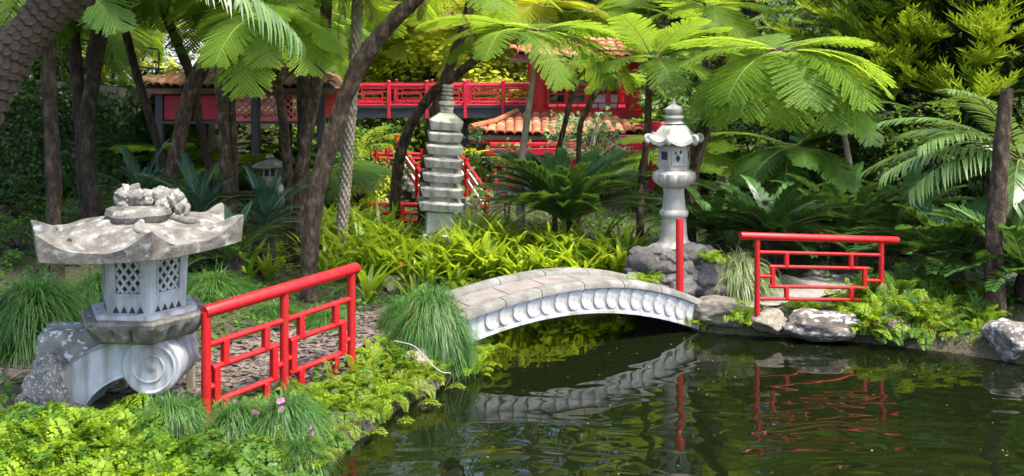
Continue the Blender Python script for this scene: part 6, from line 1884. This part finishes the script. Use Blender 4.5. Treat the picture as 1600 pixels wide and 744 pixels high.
# ------------------------------------------------------------------ tall trees closing the background
trees_bg = [
    (1285, 25, 18.5, 'bush_pale', (1.15, 1.0, .95), 'pale broad-leaved tree behind the wide feathery crown'),
    (1060, -140, 33.0, 'bush_dark', (3.6, 3.0, 3.6), 'dark tree at the top behind the flat umbrella crown'),
    (880, -180, 34.0, 'bush', (3.6, 3.0, 4.0), 'tall green tree above the pavilion roof'),
    (690, -150, 34.0, 'bush_yellow', (3.4, 3.0, 3.6), 'tall sunlit tree beyond the footbridge'),
    (480, -130, 32.0, 'bush', (3.2, 3.0, 3.6), 'tall green tree beyond the kiosk'),
    (300, -130, 31.0, 'bush', (3.2, 2.6, 3.4), 'tall tree above the terrace, right of the white house'),
    (60, -170, 30.0, 'bush_dark', (3.0, 2.6, 3.2), 'tall dark tree at the upper left edge'),
    (1180, -120, 31.0, 'bush_dark', (3.2, 2.6, 3.2), 'dark tree at the top between pale tree and flat crown'),
    (1420, -260, 30.0, 'bush', (3.4, 2.8, 3.8), 'tall tree behind the conifer'),
    (1640, -200, 26.0, 'bush_dark', (3.2, 2.8, 3.6), 'tall dark tree at the upper right edge'),
]
for i, (px, py, Y, kind, size, lab) in enumerate(trees_bg):
    bush(kind, i, px, py, Y, size, lab, name='tree', cat='tree', big=True)

# tree ferns of the middle distance
for i, (px, py, Y, set_, L_, lab) in enumerate((
    (640, 40, 28.5, FY, 1.6, 'tree fern behind the curving grey trunk, above the footbridge'),
    (520, 262, 19.0, FD, .7, 'low fern in the shade left of the red fence'),
    (1085, 235, 19.5, F_, 1.1, 'fern with flat fronds between slim trunk and tall lantern'),
    (705, 20, 29.0, FY, 1.6, 'yellow tree fern above the footbridge rails'),
    (1240, 230, 16.8, FD, .9, 'low dark fern under the wide feathery crown'),
    (520, 50, 28.0, F_, 1.6, 'tree fern behind the diamond-patterned trunk'),
    (930, 20, 30.0, F_, 1.6, 'tree fern rising above the upper pavilion roof'),
    (250, 30, 22.5, FY, 1.2, 'yellow-green tree fern above the kiosk roof at the left'),
    (420, 280, 18.0, FD, .85, 'low fern behind the small lantern'),
    (300, 250, 18.6, F_, .9, 'low fern under the left part of the kiosk'),
    (850, 10, 29.5, FY, 1.5, 'tree fern behind the slim grey trunk'),
    (1130, 60, 25.0, F_, 1.3, 'tree fern behind and left of the widest crown'),
    (380, 10, 23.0, F_, 1.3, 'tree fern high above the kiosk roof'),
    (60, 20, 19.0, FD, 1.3, 'tree fern above the ivy wall at the left edge'),
    (720, 255, 23.4, FY, .7, 'sunlit fern under the footbridge right of the pagoda'),
    (455, 8, 18.5, F_, 1.2, 'tree fern crown above the kiosk end at the top'),
    (1105, 12, 20.0, F_, 1.15, 'tree fern crown at the top above the flat umbrella crown'),
    (150, 5, 18.0, F_, 1.2, 'tree fern crown at the top above the ivy wall'),
    (560, 235, 23.5, FY, .7, 'sunlit fern under the footbridge left of the pagoda'))):
    tree('tree_fern', lab, 'tree', [(px - 4, py + 130, 7), (px - 2, py + 60, 6.5), (px, py, 7)], Y, M['bark'], 'plain', 40 + i, [dict(set_=set_, n=15, L_=L_, seed=40 + i, tilt=(-.2, .4))])

# ------------------------------------------------------------------ undergrowth, ground cover, far wood
rng = np.random.default_rng(31)
Q = []
for _ in range(150):
    y = rng.uniform(19.5, 33); x = rng.uniform(-.56, .56) * y
    if -8.5 < x < 6.0 and 22.6 < y < 27.6 and not (x < -6): 
        continue
    if x < -5 and y < 24: continue
    if -3.5 < x < 4.2 and y < 24: continue
    r_ = rng.uniform(.7, 1.4)
    q = crown_cloud(int(rng.integers(1e6)), 16, 24, r_, r_, r_ * .9, .16, .3)
    q += np.array([x, y, gz(x, y) + r_ * .55]); Q.append(q)
tag(link_mesh('undergrowth', quads_mesh('undergrowth', np.concatenate(Q), M['bush_light'])), 'dense green undergrowth filling the garden behind the buildings', 'undergrowth', kind='stuff')
Q = []
for _ in range(330):
    y = rng.uniform(36, 66); x = rng.uniform(-.62, .62) * y
    r_ = rng.uniform(1.6, 3.2)
    q = crown_cloud(int(rng.integers(1e6)), 18, 18, r_, r_, r_ * 1.15, .48, .5)
    q += np.array([x, y, gz(x, y) + r_ * 1.1]); Q.append(q)
tag(link_mesh('far_wood', quads_mesh('far_wood', np.concatenate(Q), M['wood_far'])), 'dense wooded hillside far behind the garden', 'wood', kind='stuff')
n = 34000
x = rng.uniform(-8, 9, n); y = rng.uniform(6.4, 20, n)
d = pond_sd(x, y)
lp = np.array(spline([(p[0], p[1], 0) for p in LEFT_PATH], 60))
dp = np.min(np.hypot(x[:, None] - lp[None, :, 0], y[:, None] - lp[None, :, 1]), axis=1)
keep = (d > .03) & (dp > .55) & ~((x > 2.2) & (y > 12.9) & (y < 14.3) & (x < 4.6))
x, y = x[keep], y[keep]
C = np.stack([x, y, ground_z(x, y) + rng.uniform(.01, .10, len(x)) + .05 * np.sin(x * 3) * np.sin(y * 2.7)], -1)
tag(link_mesh('ground_cover', quads_mesh('ground_cover', leaf_quads(C, np.tile([0, 0, 1.0], (len(C), 1)), .085, rng), M['bush'])), 'low green ground cover between the plants', 'ground cover', kind='stuff')

# ------------------------------------------------------------------ koi
def koi_mesh():
    b = MB(); n = 12
    prof = [(-.5, .004), (-.46, .035), (-.38, .06), (-.22, .082), (-.02, .085), (.2, .06), (.36, .03), (.44, .016)]
    for (x, r_) in prof:
        for j in range(n):
            a = 2 * PI * j / n; b.v.append((x, r_ * math.cos(a) + .03 * math.sin(x * 5), r_ * 1.1 * math.sin(a)))
    for i in range(len(prof) - 1):
        for j in range(n):
            q = (j + 1) % n; b.f.append((i * n + j, i * n + q, i * n + n + q, i * n + n + j)[::-1])
    b.f.append(tuple(range(n))); b.f.append(tuple(range((len(prof) - 1) * n, len(prof) * n))[::-1])
    b.add([(.42, .03, .012), (.62, .10, .09), (.56, .05, 0), (.62, .06, -.09), (.42, .03, -.012)], [(0, 1, 2), (0, 2, 4), (4, 2, 3)])
    b.add([(-.1, 0, .08), (.12, .02, .07), (.08, .02, .14), (-.04, 0, .15)], [(0, 1, 2, 3)])
    for s in (-1, 1): b.add([(-.24, .07 * s, -.02), (-.14, .07 * s, -.03), (-.10, .17 * s, -.04), (-.18, .17 * s, -.04)], [(0, 1, 2, 3)])
    return b.mesh('koi', M['koi'])
km = koi_mesh()
for (px, py, s, rz, lab) in ((735, 662, .34, 1.4, 'orange koi under the water in front of the drooping grass tuft'), (1292, 736, .36, .5, 'orange koi near the bottom edge of the pond'), (1155, 632, .26, -.4, 'small orange koi in the middle of the pond'), (1400, 700, .28, .2, 'orange koi below the reflection of the right railing'), (835, 742, .24, .8, 'small orange koi at the bottom edge left of the middle'), (965, 523, .28, .1, 'orange koi in the shade under the bridge')):
    q = P(px, py, 1600 * 3.4 / (py - 100)); 
    tag(link_mesh('koi', km, None, (q.x, q.y, -.10), (0, 0, rz), s), lab, 'fish', 'koi in the pond')

# bright ferns along the far shore seen in the water under the arch
for i, (px, Y, lab) in enumerate(((705, 14.25, 'low fern at the far shore behind the left end of the bridge'), (760, 14.2, 'fern at the far shore, second from the left behind the bridge'), (820, 14.2, 'fern at the far shore behind the middle slabs of the bridge'), (880, 14.15, 'fern at the far shore behind the crown of the bridge'), (940, 14.1, 'fern at the far shore left of the rock plinth'), (990, 14.0, 'fern at the foot of the rock plinth'))):
    x = (px - 800) / 1600 * Y
    tag(link_mesh('fern_clump', LACY[i % 3], None, (x, Y, .12), (.3, 0, i), .8), lab, 'fern')

# leaves and specks drifting on the pond
rng = np.random.default_rng(77)
n = 110
x = rng.uniform(-1.4, 6, n); y = rng.uniform(8, 12.6, n); keep = pond_sd(x, y) < -.05; x, y = x[keep], y[keep]
C = np.stack([x, y, np.full(len(x), .006)], -1)
tag(link_mesh('floating_leaves', quads_mesh('floating_leaves', leaf_quads(C, np.tile([0, 0, 6.0], (len(C), 1)), .022, rng, fold=.05), M['grass_pale'])), 'tiny leaves and specks floating on the pond', 'floating leaves', kind='stuff')
